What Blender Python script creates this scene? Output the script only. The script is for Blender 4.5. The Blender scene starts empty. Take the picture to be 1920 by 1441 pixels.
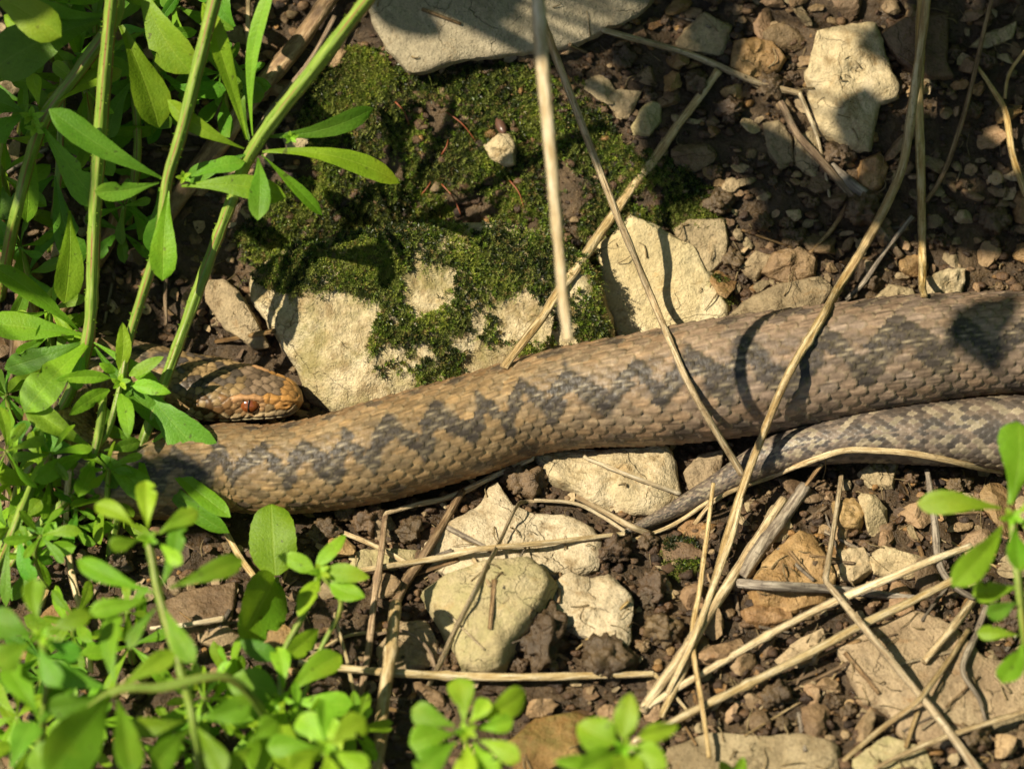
import bpy, bmesh, math, random
import numpy as np
from mathutils import Vector, noise
from mathutils.bvhtree import BVHTree

random.seed(7)
rng = np.random.default_rng(7)
SC = bpy.context.scene
COL = SC.collection

# ------------------------------------------------------------------ camera
# Lengths below are in "units" of U metres; one unit is about 0.13 mm.
U = 0.25 / 1920.0
D = 9216.0                      # camera distance (1.2 m)
EL = math.radians(55.0)         # camera looks down at 55 degrees
VD = np.array([0.0, math.cos(EL), -math.sin(EL)])
VU = np.array([0.0, math.sin(EL), math.cos(EL)])
VR = np.array([1.0, 0.0, 0.0])
CAM = -VD * D
cam = bpy.data.cameras.new('camera')
cam.sensor_width = 36.0
cam.lens = 36.0 * D / 1920.0
cam.clip_start = 0.02
cam.clip_end = 50.0
cam.dof.use_dof = True
cam.dof.focus_distance = (D - 150.0) * U
cam.dof.aperture_fstop = 9.3
camo = bpy.data.objects.new('camera', cam)
COL.objects.link(camo)
camo.location = Vector(CAM * U)
camo.rotation_euler = (math.pi / 2 - EL, 0, 0)
SC.camera = camo

# ------------------------------------------------------------------ sky and sun
SUN = Vector((-0.78, -0.18, 1.0)).normalized()      # towards the sun
world = bpy.data.worlds.new('World')
SC.world = world
world.use_nodes = True
wn = world.node_tree
wn.nodes.clear()
sky = wn.nodes.new('ShaderNodeTexSky')
sky.sky_type = 'NISHITA'
sky.sun_disc = False
sky.sun_elevation = math.asin(SUN.z)
sky.sun_rotation = math.atan2(SUN.x, SUN.y)
bg = wn.nodes.new('ShaderNodeBackground')
bg.inputs['Strength'].default_value = 0.05
wo = wn.nodes.new('ShaderNodeOutputWorld')
wn.links.new(sky.outputs[0], bg.inputs[0])
wn.links.new(bg.outputs[0], wo.inputs[0])
sun = bpy.data.lights.new('sun', 'SUN')
sun.energy = 5.0
sun.angle = math.radians(0.53)
sun.color = (1.0, 0.895, 0.69)
suno = bpy.data.objects.new('sun', sun)
COL.objects.link(suno)
suno.rotation_euler = SUN.to_track_quat('Z', 'Y').to_euler()

SC.view_settings.view_transform = 'Standard'
SC.view_settings.look = 'None'
SC.view_settings.exposure = 0.8
SC.view_settings.gamma = 1.0
SC.view_settings.use_curve_mapping = False
SC.render.engine = 'CYCLES'
SC.cycles.use_denoising = True
SC.cycles.max_bounces = 8
SC.cycles.caustics_reflective = False
SC.cycles.caustics_refractive = False

# ------------------------------------------------------------------ helpers: space
def ground_z(x, y):
    """height of the bank: flat foot, rising slope behind"""
    t = (y + 20.0) / 110.0
    sp = 110.0 * (math.log1p(math.exp(-abs(t))) + max(t, 0.0))
    z = 0.58 * sp
    far = max(0.0, y - 1500.0)
    z -= 0.58 * far * min(1.0, far / 1500.0)      # levels out far behind
    z += 14.0 * noise.noise(Vector((x / 330.0, y / 330.0, 3.3)))
    return z

def ray(px, py):
    return VD * D + VR * (px - 960.0) + VU * (720.5 - py)

def ground_hit(px, py):
    r = ray(px, py)
    k = 1.0
    for _ in range(7):
        p = CAM + r * k
        f = p[2] - ground_z(p[0], p[1])
        sl = 0.58 / (1.0 + math.exp(-max(-30.0, min(30.0, (p[1] + 20.0) / 110.0))))
        k -= f / (r[2] - sl * r[1])
        if abs(f) < 0.05: break
    return k

def P(px, py, lift=0.0):
    """point of the place seen in direction (px, py), lift units nearer than the ground"""
    k = ground_hit(px, py) - lift / D
    return CAM + ray(px, py) * k

def gnormal(p):
    e = 12.0
    gx = (ground_z(p[0] + e, p[1]) - ground_z(p[0] - e, p[1])) / (2 * e)
    gy = (ground_z(p[0], p[1] + e) - ground_z(p[0], p[1] - e)) / (2 * e)
    n = np.array([-gx, -gy, 1.0])
    return n / np.linalg.norm(n)

def nrm(v):
    v = np.asarray(v, float)
    return v / (np.linalg.norm(v) + 1e-12)

def fbm(p, s, o=4):
    return noise.fractal(Vector((p[0] / s, p[1] / s, p[2] / s)), 0.9, 2.0, o)

def add_solid(V, F):
    global _solid_n
    SOLID_V.append(V)
    b = _solid_n
    SOLID_F.extend((np.asarray(F) + b).tolist() if isinstance(F, np.ndarray) else [[i + b for i in f] for f in F])
    _solid_n += len(V)
SOLID_V, SOLID_F = [], []
_solid_n = 0
BVH = None
def build_bvh():
    global BVH
    BVH = BVHTree.FromPolygons([Vector(v) for v in np.concatenate(SOLID_V)], SOLID_F)

def B(px, py, lift=0.0):
    """point lift units in front of the surface built so far"""
    r = nrm(ray(px, py))
    hit = BVH.ray_cast(Vector(CAM), Vector(r))
    if hit[0] is None:
        return P(px, py, lift)
    return CAM + r * (hit[3] - lift)

def Bn(px, py):
    r = nrm(ray(px, py))
    hit = BVH.ray_cast(Vector(CAM), Vector(r))
    return np.array(hit[0]), np.array(hit[1])

# ------------------------------------------------------------------ helpers: objects
def empty(name, loc, label=None, cat=None, group=None):
    o = bpy.data.objects.new(name, None)
    o.empty_display_size = 0.005
    COL.objects.link(o)
    o.location = Vector(np.asarray(loc) * U)
    tag(o, label, cat, group)
    return o

def tag(o, label=None, cat=None, group=None, kind=None):
    if label: o['label'] = label
    if cat: o['category'] = cat
    if group: o['group'] = group
    if kind: o['kind'] = kind
    return o

def mk(name, V, F, mat, parent=None, uv=None, col=None, solid=False, smooth=True, angle=None):
    V = np.asarray(V, float)
    org = np.array([V[:, 0].mean(), V[:, 1].mean(), V[:, 2].min()])
    me = bpy.data.meshes.new(name)
    L = ((V - org) * U).astype(np.float32)
    if isinstance(F, np.ndarray):
        n, k = F.shape
        me.vertices.add(len(V)); me.vertices.foreach_set('co', L.ravel())
        me.loops.add(n * k); me.loops.foreach_set('vertex_index', F.astype(np.int32).ravel())
        me.polygons.add(n)
        me.polygons.foreach_set('loop_start', np.arange(0, n * k, k, dtype=np.int32))
        me.update(calc_edges=True)
    else:
        me.from_pydata(L.tolist(), [], F)
    if uv is not None:
        lay = me.uv_layers.new(name='UVMap')
        idx = np.zeros(len(me.loops), np.int32)
        me.loops.foreach_get('vertex_index', idx)
        lay.data.foreach_set('uv', np.asarray(uv, np.float32)[idx].ravel())
    if col is not None:
        at = me.color_attributes.new('Col', 'FLOAT_COLOR', 'POINT')
        c = np.ones((len(V), 4), np.float32); c[:, :3] = col
        at.data.foreach_set('color', c.ravel())
    if smooth:
        me.polygons.foreach_set('use_smooth', np.ones(len(me.polygons), bool))
        if angle:
            me.set_sharp_from_angle(angle=math.radians(angle))
    me.materials.append(mat)
    me.update()
    o = bpy.data.objects.new(name, me)
    COL.objects.link(o)
    w = Vector(org * U)
    if parent is not None:
        o.parent = parent
        o.location = w - parent.location
    else:
        o.location = w
    if solid:
        add_solid(V, F)
    return o

def grid_faces(n, m, wrap=False):
    """n rows of m vertices"""
    i = np.arange(n - 1)[:, None]
    j = np.arange(m if wrap else m - 1)[None, :]
    a = i * m + j
    b = i * m + (j + 1) % m
    return np.stack([a, b, b + m, a + m], -1).reshape(-1, 4)

# ------------------------------------------------------------------ materials
def new_mat(name):
    m = bpy.data.materials.new(name)
    m.use_nodes = True
    nt = m.node_tree
    nt.nodes.clear()
    return m, nt

class NB:
    def __init__(s, nt): s.nt = nt
    def n(s, t, **kw):
        nd = s.nt.nodes.new(t)
        for k, v in kw.items():
            if k.startswith('_'): setattr(nd, k[1:], v)
        return nd
    def lk(s, a, b): s.nt.links.new(a, b)
    def pos(s):
        return s.n('ShaderNodeNewGeometry').outputs['Position']
    def noise(s, vec, scale, detail=5.0, rough=0.55, dist=0.0):
        nd = s.n('ShaderNodeTexNoise')
        s.lk(vec, nd.inputs['Vector'])
        nd.inputs['Scale'].default_value = scale
        nd.inputs['Detail'].default_value = detail
        nd.inputs['Roughness'].default_value = rough
        nd.inputs['Distortion'].default_value = dist
        return nd.outputs['Fac']
    def voro(s, vec, scale, feat='F1'):
        nd = s.n('ShaderNodeTexVoronoi', _feature=feat)
        s.lk(vec, nd.inputs['Vector'])
        nd.inputs['Scale'].default_value = scale
        return nd.outputs['Distance']
    def ramp(s, fac, stops):
        nd = s.n('ShaderNodeValToRGB')
        cr = nd.color_ramp
        while len(cr.elements) < len(stops): cr.elements.new(0.5)
        for e, (p, c) in zip(cr.elements, stops):
            e.position = p
            e.color = (c[0], c[1], c[2], 1) if hasattr(c, '__len__') else (c, c, c, 1)
        s.lk(fac, nd.inputs[0])
        return nd.outputs[0]
    def mix(s, fac, a, b, mode='MIX'):
        nd = s.n('ShaderNodeMix', _data_type='RGBA', _blend_type=mode)
        for sock, v in ((nd.inputs[0], fac), (nd.inputs[6], a), (nd.inputs[7], b)):
            if hasattr(v, 'is_linked'): s.lk(v, sock)
            elif hasattr(v, '__len__'): sock.default_value = (v[0], v[1], v[2], 1)
            else: sock.default_value = v
        return nd.outputs[2]
    def math(s, op, a, b=0.0, c=0.0):
        nd = s.n('ShaderNodeMath', _operation=op)
        for sock, v in zip(nd.inputs, (a, b, c)):
            if hasattr(v, 'is_linked'): s.lk(v, sock)
            else: sock.default_value = v
        return nd.outputs[0]
    def bump(s, h, dist, strength=1.0, prev=None):
        nd = s.n('ShaderNodeBump')
        s.lk(h, nd.inputs['Height'])
        nd.inputs['Distance'].default_value = dist
        nd.inputs['Strength'].default_value = strength
        if prev is not None: s.lk(prev, nd.inputs['Normal'])
        return nd.outputs[0]
    def out(s, col, rough=0.7, normal=None, spec=0.4, coat=0.0):
        p = s.n('ShaderNodeBsdfPrincipled')
        for key, v in (('Base Color', col), ('Roughness', rough)):
            if hasattr(v, 'is_linked'): s.lk(v, p.inputs[key])
            elif hasattr(v, '__len__'): p.inputs[key].default_value = (v[0], v[1], v[2], 1)
            else: p.inputs[key].default_value = v
        p.inputs['Specular IOR Level'].default_value = spec
        p.inputs['Coat Weight'].default_value = coat
        p.inputs['Coat Roughness'].default_value = 0.15
        if normal is not None: s.lk(normal, p.inputs['Normal'])
        o = s.n('ShaderNodeOutputMaterial')
        s.lk(p.outputs[0], o.inputs[0])
        return p, o

def mat_stone(name, c1, c2, c3, rough=0.85, grain=1.0, green=None, vary=0.0, spec=0.25, stain=0.55, dirt0=0.56):
    m, nt = new_mat(name); b = NB(nt); p = b.pos()
    n1 = b.noise(p, 70, 7, 0.6, 0.6)
    n2 = b.noise(p, 420, 6, 0.65)
    n3 = b.noise(p, 1900, 4, 0.6)
    col = b.ramp(n1, [(0.32, c1), (0.5, c2), (0.68, c3)])
    col = b.mix(stain, col, b.ramp(n2, [(0.3, 0.45), (0.5, 1.0), (0.72, 1.15)]), 'MULTIPLY')
    col = b.mix(0.7, col, b.ramp(n3, [(0.3, 0.62), (0.55, 1.0)]), 'MULTIPLY')
    iron = b.ramp(b.noise(p, 150, 5, 0.7, 1.0), [(0.58, 0.0), (0.72, 0.6)])
    col = b.mix(iron, col, (c2[0] * 0.8, c2[1] * 0.62, c2[2] * 0.42))
    pits = b.ramp(b.voro(p, 1100), [(0.08, 0.35), (0.2, 1.0)])
    col = b.mix(b.ramp(b.noise(p, 130, 3), [(0.5, 0.0), (0.62, 0.8)]), col, b.mix(1.0, col, pits, 'MULTIPLY'))
    wp = b.n('ShaderNodeVectorMath', _operation='MULTIPLY_ADD')
    nzc = b.n('ShaderNodeTexNoise'); b.lk(p, nzc.inputs['Vector']); nzc.inputs['Scale'].default_value = 90; nzc.inputs['Detail'].default_value = 4
    b.lk(nzc.outputs['Color'], wp.inputs[0]); wp.inputs[1].default_value = (.014, .014, .014); b.lk(p, wp.inputs[2])
    ck = b.voro(wp.outputs[0], 62, 'DISTANCE_TO_EDGE')
    ckm = b.math('MULTIPLY', b.ramp(ck, [(0.003, 1.0), (0.012, 0.0)]), b.ramp(b.noise(p, 45, 3), [(0.48, 0.0), (0.56, 1.0)]))
    col = b.mix(b.math('MULTIPLY', ckm, 0.3), col, (c1[0] * .3, c1[1] * .27, c1[2] * .22))
    dirt = b.ramp(b.noise(p, 210, 6, 0.72, 0.5), [(dirt0, 0.0), (dirt0 + 0.14, 0.75)])
    col = b.mix(dirt, col, (c1[0] * .55, c1[1] * .47, c1[2] * .36))
    if green is not None:
        col = b.mix(b.ramp(b.noise(p, 110, 6, 0.7), [(0.45, 0.0), (0.65, 0.75)]), col, green)
    if vary:
        oi = b.n('ShaderNodeObjectInfo')
        hsv = b.n('ShaderNodeHueSaturation')
        b.lk(b.math('MULTIPLY_ADD', oi.outputs['Random'], vary, 1.0 - vary * 0.5), hsv.inputs['Value'])
        w = b.n('ShaderNodeTexWhiteNoise', _noise_dimensions='1D'); b.lk(oi.outputs['Random'], w.inputs['W'])
        b.lk(b.math('MULTIPLY_ADD', w.outputs['Value'], 0.014, 0.493), hsv.inputs['Hue'])
        b.lk(col, hsv.inputs['Color']); col = hsv.outputs[0]
    h = b.math('SUBTRACT', b.math('MULTIPLY_ADD', n2, 0.7, b.math('MULTIPLY', n3, 0.4)), b.math('MULTIPLY', ckm, 0.5))
    nb = b.bump(h, 0.0011 * grain, 0.8)
    nb = b.bump(b.noise(p, 130, 6, 0.62), 0.003 * grain, 0.6, nb)
    b.out(col, rough, nb, spec)
    return m

M = {}
M['grey_slab'] = mat_stone('grey_slab', (.24, .20, .13), (.32, .27, .18), (.40, .34, .235), 0.8)
M['pale'] = mat_stone('pale', (.44, .345, .18), (.54, .44, .25), (.61, .52, .33), 0.85, 0.8, stain=0.4)
M['white'] = mat_stone('white', (.36, .285, .175), (.49, .40, .26), (.58, .49, .34), 0.85, 1.0, stain=0.55, dirt0=0.5)
M['buff'] = mat_stone('buff', (.36, .28, .155), (.47, .375, .22), (.55, .45, .29), 0.85, stain=0.55, dirt0=0.51)
M['olive'] = mat_stone('olive', (.33, .265, .135), (.41, .335, .185), (.47, .39, .235), 0.85, green=(.29, .265, .115))
M['brown'] = mat_stone('brown', (.15, .09, .045), (.24, .155, .08), (.33, .23, .13), 0.6, vary=0.8, spec=0.4)
M['ochre'] = mat_stone('ochre', (.17, .092, .032), (.27, .16, .062), (.36, .24, .11), 0.55, vary=0.5, spec=0.45)
M['ochre_dark'] = mat_stone('ochre_dark', (.12, .065, .02), (.20, .115, .035), (.27, .17, .06), 0.6, green=(.14, .13, .035))
M['tan'] = mat_stone('tan', (.22, .16, .09), (.33, .25, .145), (.42, .33, .2), 0.75, vary=0.6)
M['dark'] = mat_stone('dark', (.050, .030, .014), (.092, .057, .026), (.15, .096, .046), 0.5, vary=0.6, spec=0.5)
M['boulder'] = mat_stone('boulder', (.38, .30, .17), (.55, .45, .27), (.64, .55, .37), 0.85, 1.3, green=(.22, .19, .07), stain=0.7, dirt0=0.47)

def mat_soil():
    m, nt = new_mat('soil'); b = NB(nt); p = b.pos()
    n1 = b.noise(p, 90, 8, 0.65, 0.4); n2 = b.noise(p, 700, 6, 0.65)
    col = b.ramp(n1, [(0.3, (.026, .0145, .006)), (0.5, (.070, .042, .018)), (0.7, (.14, .088, .041))])
    col = b.mix(0.8, col, b.ramp(n2, [(0.3, 0.5), (0.7, 1.3)]), 'MULTIPLY')
    rg = b.ramp(b.noise(p, 160, 4), [(0.35, 0.28), (0.65, 0.75)])
    nb = b.bump(n2, 0.0012, 0.9)
    nb = b.bump(b.noise(p, 230, 6, 0.7), 0.003, 0.7, nb)
    b.out(col, rg, nb, 0.5)
    return m
M['soil'] = mat_soil()

def mat_crumb():
    m, nt = new_mat('crumb'); b = NB(nt); p = b.pos()
    a = b.n('ShaderNodeAttribute', _attribute_name='Col')
    n2 = b.noise(p, 1100, 5, 0.65)
    col = b.mix(0.85, a.outputs['Color'], b.ramp(n2, [(0.3, 0.5), (0.7, 1.35)]), 'MULTIPLY')
    rg = b.ramp(b.noise(p, 200, 4), [(0.35, 0.3), (0.65, 0.8)])
    b.out(col, rg, b.bump(n2, 0.0008, 0.9), 0.5)
    return m
M['crumb'] = mat_crumb()

def mat_straw(name, c1, c2, c3, spots=0.5, rough=0.55):
    m, nt = new_mat(name); b = NB(nt)
    uv = b.n('ShaderNodeUVMap').outputs[0]
    oi = b.n('ShaderNodeObjectInfo').outputs['Random']
    mp = b.n('ShaderNodeMapping'); b.lk(uv, mp.inputs[0]); mp.inputs['Scale'].default_value = (9, 0.02, 1)
    cb = b.n('ShaderNodeCombineXYZ'); b.lk(b.math('MULTIPLY', oi, 31.0), cb.inputs[2])
    ad = b.n('ShaderNodeVectorMath', _operation='ADD'); b.lk(mp.outputs[0], ad.inputs[0]); b.lk(cb.outputs[0], ad.inputs[1])
    st = b.noise(ad.outputs[0], 1.0, 5, 0.6)
    mp2 = b.n('ShaderNodeMapping'); b.lk(uv, mp2.inputs[0]); mp2.inputs['Scale'].default_value = (2.0, 0.011, 1)
    ad2 = b.n('ShaderNodeVectorMath', _operation='ADD'); b.lk(mp2.outputs[0], ad2.inputs[0]); b.lk(cb.outputs[0], ad2.inputs[1])
    bl = b.noise(ad2.outputs[0], 1.0, 4, 0.6)
    col = b.ramp(st, [(0.36, c2), (0.5, c1), (0.62, c3)])
    col = b.mix(b.ramp(bl, [(0.42, 0.0), (0.68, 0.75)]), col, c2)
    sp = b.noise(b.pos(), 600, 4, 0.7)
    col = b.mix(b.ramp(sp, [(0.55, 0.0), (0.68, spots)]), col, (c2[0] * .35, c2[1] * .33, c2[2] * .35))
    hsv = b.n('ShaderNodeHueSaturation'); b.lk(col, hsv.inputs['Color'])
    b.lk(b.math('MULTIPLY_ADD', oi, 0.5, 0.72), hsv.inputs['Value'])
    w = b.n('ShaderNodeTexWhiteNoise', _noise_dimensions='1D'); b.lk(oi, w.inputs['W'])
    b.lk(b.math('MULTIPLY_ADD', w.outputs['Value'], 0.35, 0.78), hsv.inputs['Saturation'])
    b.out(hsv.outputs[0], rough, b.bump(st, 0.0009, 1.0), 0.3)
    return m
M['straw'] = mat_straw('straw', (.50, .37, .18), (.30, .19, .075), (.62, .50, .30))
M['straw_pale'] = mat_straw('straw_pale', (.60, .48, .28), (.40, .28, .13), (.70, .60, .42), 0.3)
M['straw_brown'] = mat_straw('straw_brown', (.27, .17, .08), (.13, .075, .035), (.40, .28, .15), 0.6)
M['twig_grey'] = mat_straw('twig_grey', (.25, .20, .14), (.12, .09, .065), (.36, .30, .22), 0.7, 0.8)
M['dead_leaf'] = mat_straw('dead_leaf', (.24, .14, .06), (.12, .065, .028), (.33, .22, .11), 0.6, 0.5)

def mat_leaf(name, c1, c2, trans, tw=0.42, rough=0.48):
    m, nt = new_mat(name); b = NB(nt)
    uv = b.n('ShaderNodeUVMap').outputs[0]
    sx = b.n('ShaderNodeSeparateXYZ'); b.lk(uv, sx.inputs[0])
    oi = b.n('ShaderNodeObjectInfo').outputs['Random']
    p = b.pos()
    au = b.math('ABSOLUTE', sx.outputs[0])
    n1 = b.noise(p, 140, 5, 0.6)
    n2 = b.noise(p, 1600, 3, 0.6)
    col = b.mix(b.ramp(n1, [(0.35, 0.0), (0.65, 1.0)]), c1, c2)
    col = b.mix(0.5, col, b.ramp(n2, [(0.35, 0.75), (0.65, 1.15)]), 'MULTIPLY')
    rib = b.ramp(au, [(0.02, 0.3), (0.08, 0.0)])
    col = b.mix(rib, col, (c2[0] * 1.5 + .03, c2[1] * 1.25 + .02, c2[2] * 1.6 + .02))
    spot = b.ramp(b.noise(p, 520, 2, 0.5), [(0.69, 0.0), (0.73, 0.75)])
    col = b.mix(spot, col, (.05, .055, .015))
    yel = b.math('MULTIPLY', b.ramp(b.noise(p, 75, 4, 0.6), [(0.5, 0.0), (0.72, 0.6)]), b.ramp(sx.outputs[1], [(0.35, 0.15), (0.95, 1.0)]))
    col = b.mix(yel, col, (c2[0] * 1.55, c2[1] * 1.05, c2[2]))
    vw = b.n('ShaderNodeTexWave'); vw.inputs['Scale'].default_value = 3.2; vw.inputs['Distortion'].default_value = 1.2
    vm = b.n('ShaderNodeCombineXYZ'); b.lk(b.math('MULTIPLY_ADD', au, -0.35, sx.outputs[1]), vm.inputs[0]); b.lk(vm.outputs[0], vw.inputs[0])
    vein = b.ramp(vw.outputs['Fac'], [(0.0, 1.0), (0.12, 0.0)])
    col = b.mix(b.math('MULTIPLY', vein, 0.16), col, (c2[0] * 1.5, c2[1] * 1.3, c2[2] * 1.5))
    hsv = b.n('ShaderNodeHueSaturation'); b.lk(col, hsv.inputs['Color'])
    b.lk(b.math('MULTIPLY_ADD', oi, 0.5, 0.75), hsv.inputs['Value'])
    w = b.n('ShaderNodeTexWhiteNoise', _noise_dimensions='1D'); b.lk(oi, w.inputs['W'])
    b.lk(b.math('MULTIPLY_ADD', w.outputs['Value'], 0.035, 0.482), hsv.inputs['Hue'])
    col = hsv.outputs[0]
    h = b.math('MULTIPLY_ADD', n2, 0.5, b.math('MULTIPLY', rib, -0.6))
    nb = b.bump(h, 0.00045, 0.7)
    pr = b.n('ShaderNodeBsdfPrincipled')
    b.lk(col, pr.inputs['Base Color']); pr.inputs['Roughness'].default_value = rough
    pr.inputs['Specular IOR Level'].default_value = 0.28
    b.lk(nb, pr.inputs['Normal'])
    tr = b.n('ShaderNodeBsdfTranslucent')
    tc = b.mix(0.55, col, trans)
    b.lk(tc, tr.inputs[0]); b.lk(nb, tr.inputs['Normal'])
    mx = b.n('ShaderNodeMixShader'); mx.inputs[0].default_value = tw
    b.lk(pr.outputs[0], mx.inputs[1]); b.lk(tr.outputs[0], mx.inputs[2])
    o = b.n('ShaderNodeOutputMaterial'); b.lk(mx.outputs[0], o.inputs[0])
    return m
M['leaf'] = mat_leaf('leaf', (.135, .29, .012), (.19, .37, .02), (.36, .56, .015))
M['leaf_fresh'] = mat_leaf('leaf_fresh', (.20, .39, .016), (.26, .47, .028), (.42, .64, .02))
M['leaf_cool'] = mat_leaf('leaf_cool', (.095, .25, .016), (.14, .32, .025), (.26, .5, .02))

def mat_stem():
    m, nt = new_mat('green_stem'); b = NB(nt)
    uv = b.n('ShaderNodeUVMap').outputs[0]
    sx = b.n('ShaderNodeSeparateXYZ'); b.lk(uv, sx.inputs[0])
    mp = b.n('ShaderNodeMapping'); b.lk(uv, mp.inputs[0]); mp.inputs['Scale'].default_value = (10, 0.02, 1)
    st = b.noise(mp.outputs[0], 1.0, 4, 0.6)
    col = b.ramp(st, [(0.3, (.10, .18, .018)), (0.55, (.18, .27, .035)), (0.75, (.27, .34, .07))])
    wv = b.math('SINE', b.math('MULTIPLY_ADD', sx.outputs[0], 4 * math.pi * 2, 0.6))
    red = b.ramp(wv, [(0.55, 0.0), (0.95, 0.85)])
    red = b.mix(1.0, red, b.ramp(b.noise(b.pos(), 60, 3), [(0.4, 0.1), (0.6, 1.0)]), 'MULTIPLY')
    col = b.mix(red, col, (.20, .075, .03))
    b.out(col, 0.45, b.bump(st, 0.0004, 0.6), 0.4)
    return m
M['stem'] = mat_stem()

def mat_moss():
    m, nt = new_mat('moss'); b = NB(nt)
    a = b.n('ShaderNodeAttribute', _attribute_name='Col')
    pr = b.n('ShaderNodeBsdfPrincipled')
    b.lk(a.outputs['Color'], pr.inputs['Base Color'])
    pr.inputs['Roughness'].default_value = 0.4
    pr.inputs['Specular IOR Level'].default_value = 0.4
    tr = b.n('ShaderNodeBsdfTranslucent'); b.lk(a.outputs['Color'], tr.inputs[0])
    mx = b.n('ShaderNodeMixShader'); mx.inputs[0].default_value = 0.3
    b.lk(pr.outputs[0], mx.inputs[1]); b.lk(tr.outputs[0], mx.inputs[2])
    o = b.n('ShaderNodeOutputMaterial'); b.lk(mx.outputs[0], o.inputs[0])
    return m
M['moss'] = mat_moss()

def mat_snake():
    m, nt = new_mat('snake_skin'); b = NB(nt); p = b.pos()
    a = b.n('ShaderNodeAttribute', _attribute_name='Col')
    n1 = b.noise(p, 900, 4, 0.6); n2 = b.noise(p, 160, 4, 0.6)
    col = b.mix(0.75, a.outputs['Color'], b.ramp(n1, [(0.3, 0.68), (0.55, 1.0), (0.75, 1.22)]), 'MULTIPLY')
    col = b.mix(0.5, col, b.ramp(n2, [(0.35, 0.8), (0.65, 1.1)]), 'MULTIPLY')
    b.out(col, 0.47, b.bump(n1, 0.00022, 0.6), 0.36)
    return m
M['snake'] = mat_snake()

def mat_simple(name, c, rough, spec=0.5, coat=0.0, var=0.5, scale=900):
    m, nt = new_mat(name); b = NB(nt); p = b.pos()
    n1 = b.noise(p, scale, 4, 0.6)
    col = b.mix(var, c, b.ramp(n1, [(0.3, 0.55), (0.7, 1.25)]), 'MULTIPLY')
    b.out(col, rough, None, spec, coat)
    return m
M['iris'] = mat_simple('iris', (.20, .055, .014), 0.12, 0.6, 1.0, 0.85, 2200)
M['pupil'] = mat_simple('pupil', (.006, .004, .003), 0.1, 0.7, 1.0)
M['shell'] = mat_simple('shell', (.36, .24, .12), 0.4, 0.5, 0.0, 0.5, 500)
M['fibre'] = mat_simple('fibre', (.22, .06, .022), 0.5, 0.4)
M['pellet'] = mat_simple('pellet', (.10, .05, .035), 0.35, 0.5)

# ------------------------------------------------------------------ the ground: one sheet
def build_ground():
    def axis(lo, hi, step, far):
        core = np.arange(lo, hi + step, step)
        ext = [step]
        out = []
        x = 0.0; s = step
        while x < far:
            s *= 1.22; x += s; out.append(x)
        out = np.array(out)
        return np.concatenate([(lo - out)[::-1], core, core[-1] + out])
    xs = axis(-1130, 1130, 8.0, 16000)
    ys = axis(-1000, 1150, 8.0, 16000)
    V = np.zeros((len(ys) * len(xs), 3))
    k = 0
    for y in ys:
        for x in xs:
            z = ground_z(x, y)
            v = Vector((x / 46.0, y / 46.0, 1.7))
            z += 10.0 * noise.fractal(v, 0.75, 2.1, 5)
            V[k] = (x, y, z - 3.0); k += 1
    F = grid_faces(len(ys), len(xs))
    o = mk('ground', V, F, M['soil'], solid=True)
    tag(o, 'damp dark brown soil of the bank under the stones and snake', None, None, 'structure')
build_ground()

# ------------------------------------------------------------------ stones
def resample(poly, m):
    p = np.array(poly, float)
    q = np.vstack([p, p[:1]])
    seg = np.linalg.norm(np.diff(q, axis=0), axis=1)
    s = np.concatenate([[0], np.cumsum(seg)])
    t = np.linspace(0, s[-1], m, endpoint=False)
    return np.stack([np.interp(t, s, q[:, 0]), np.interp(t, s, q[:, 1])], 1)

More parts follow.
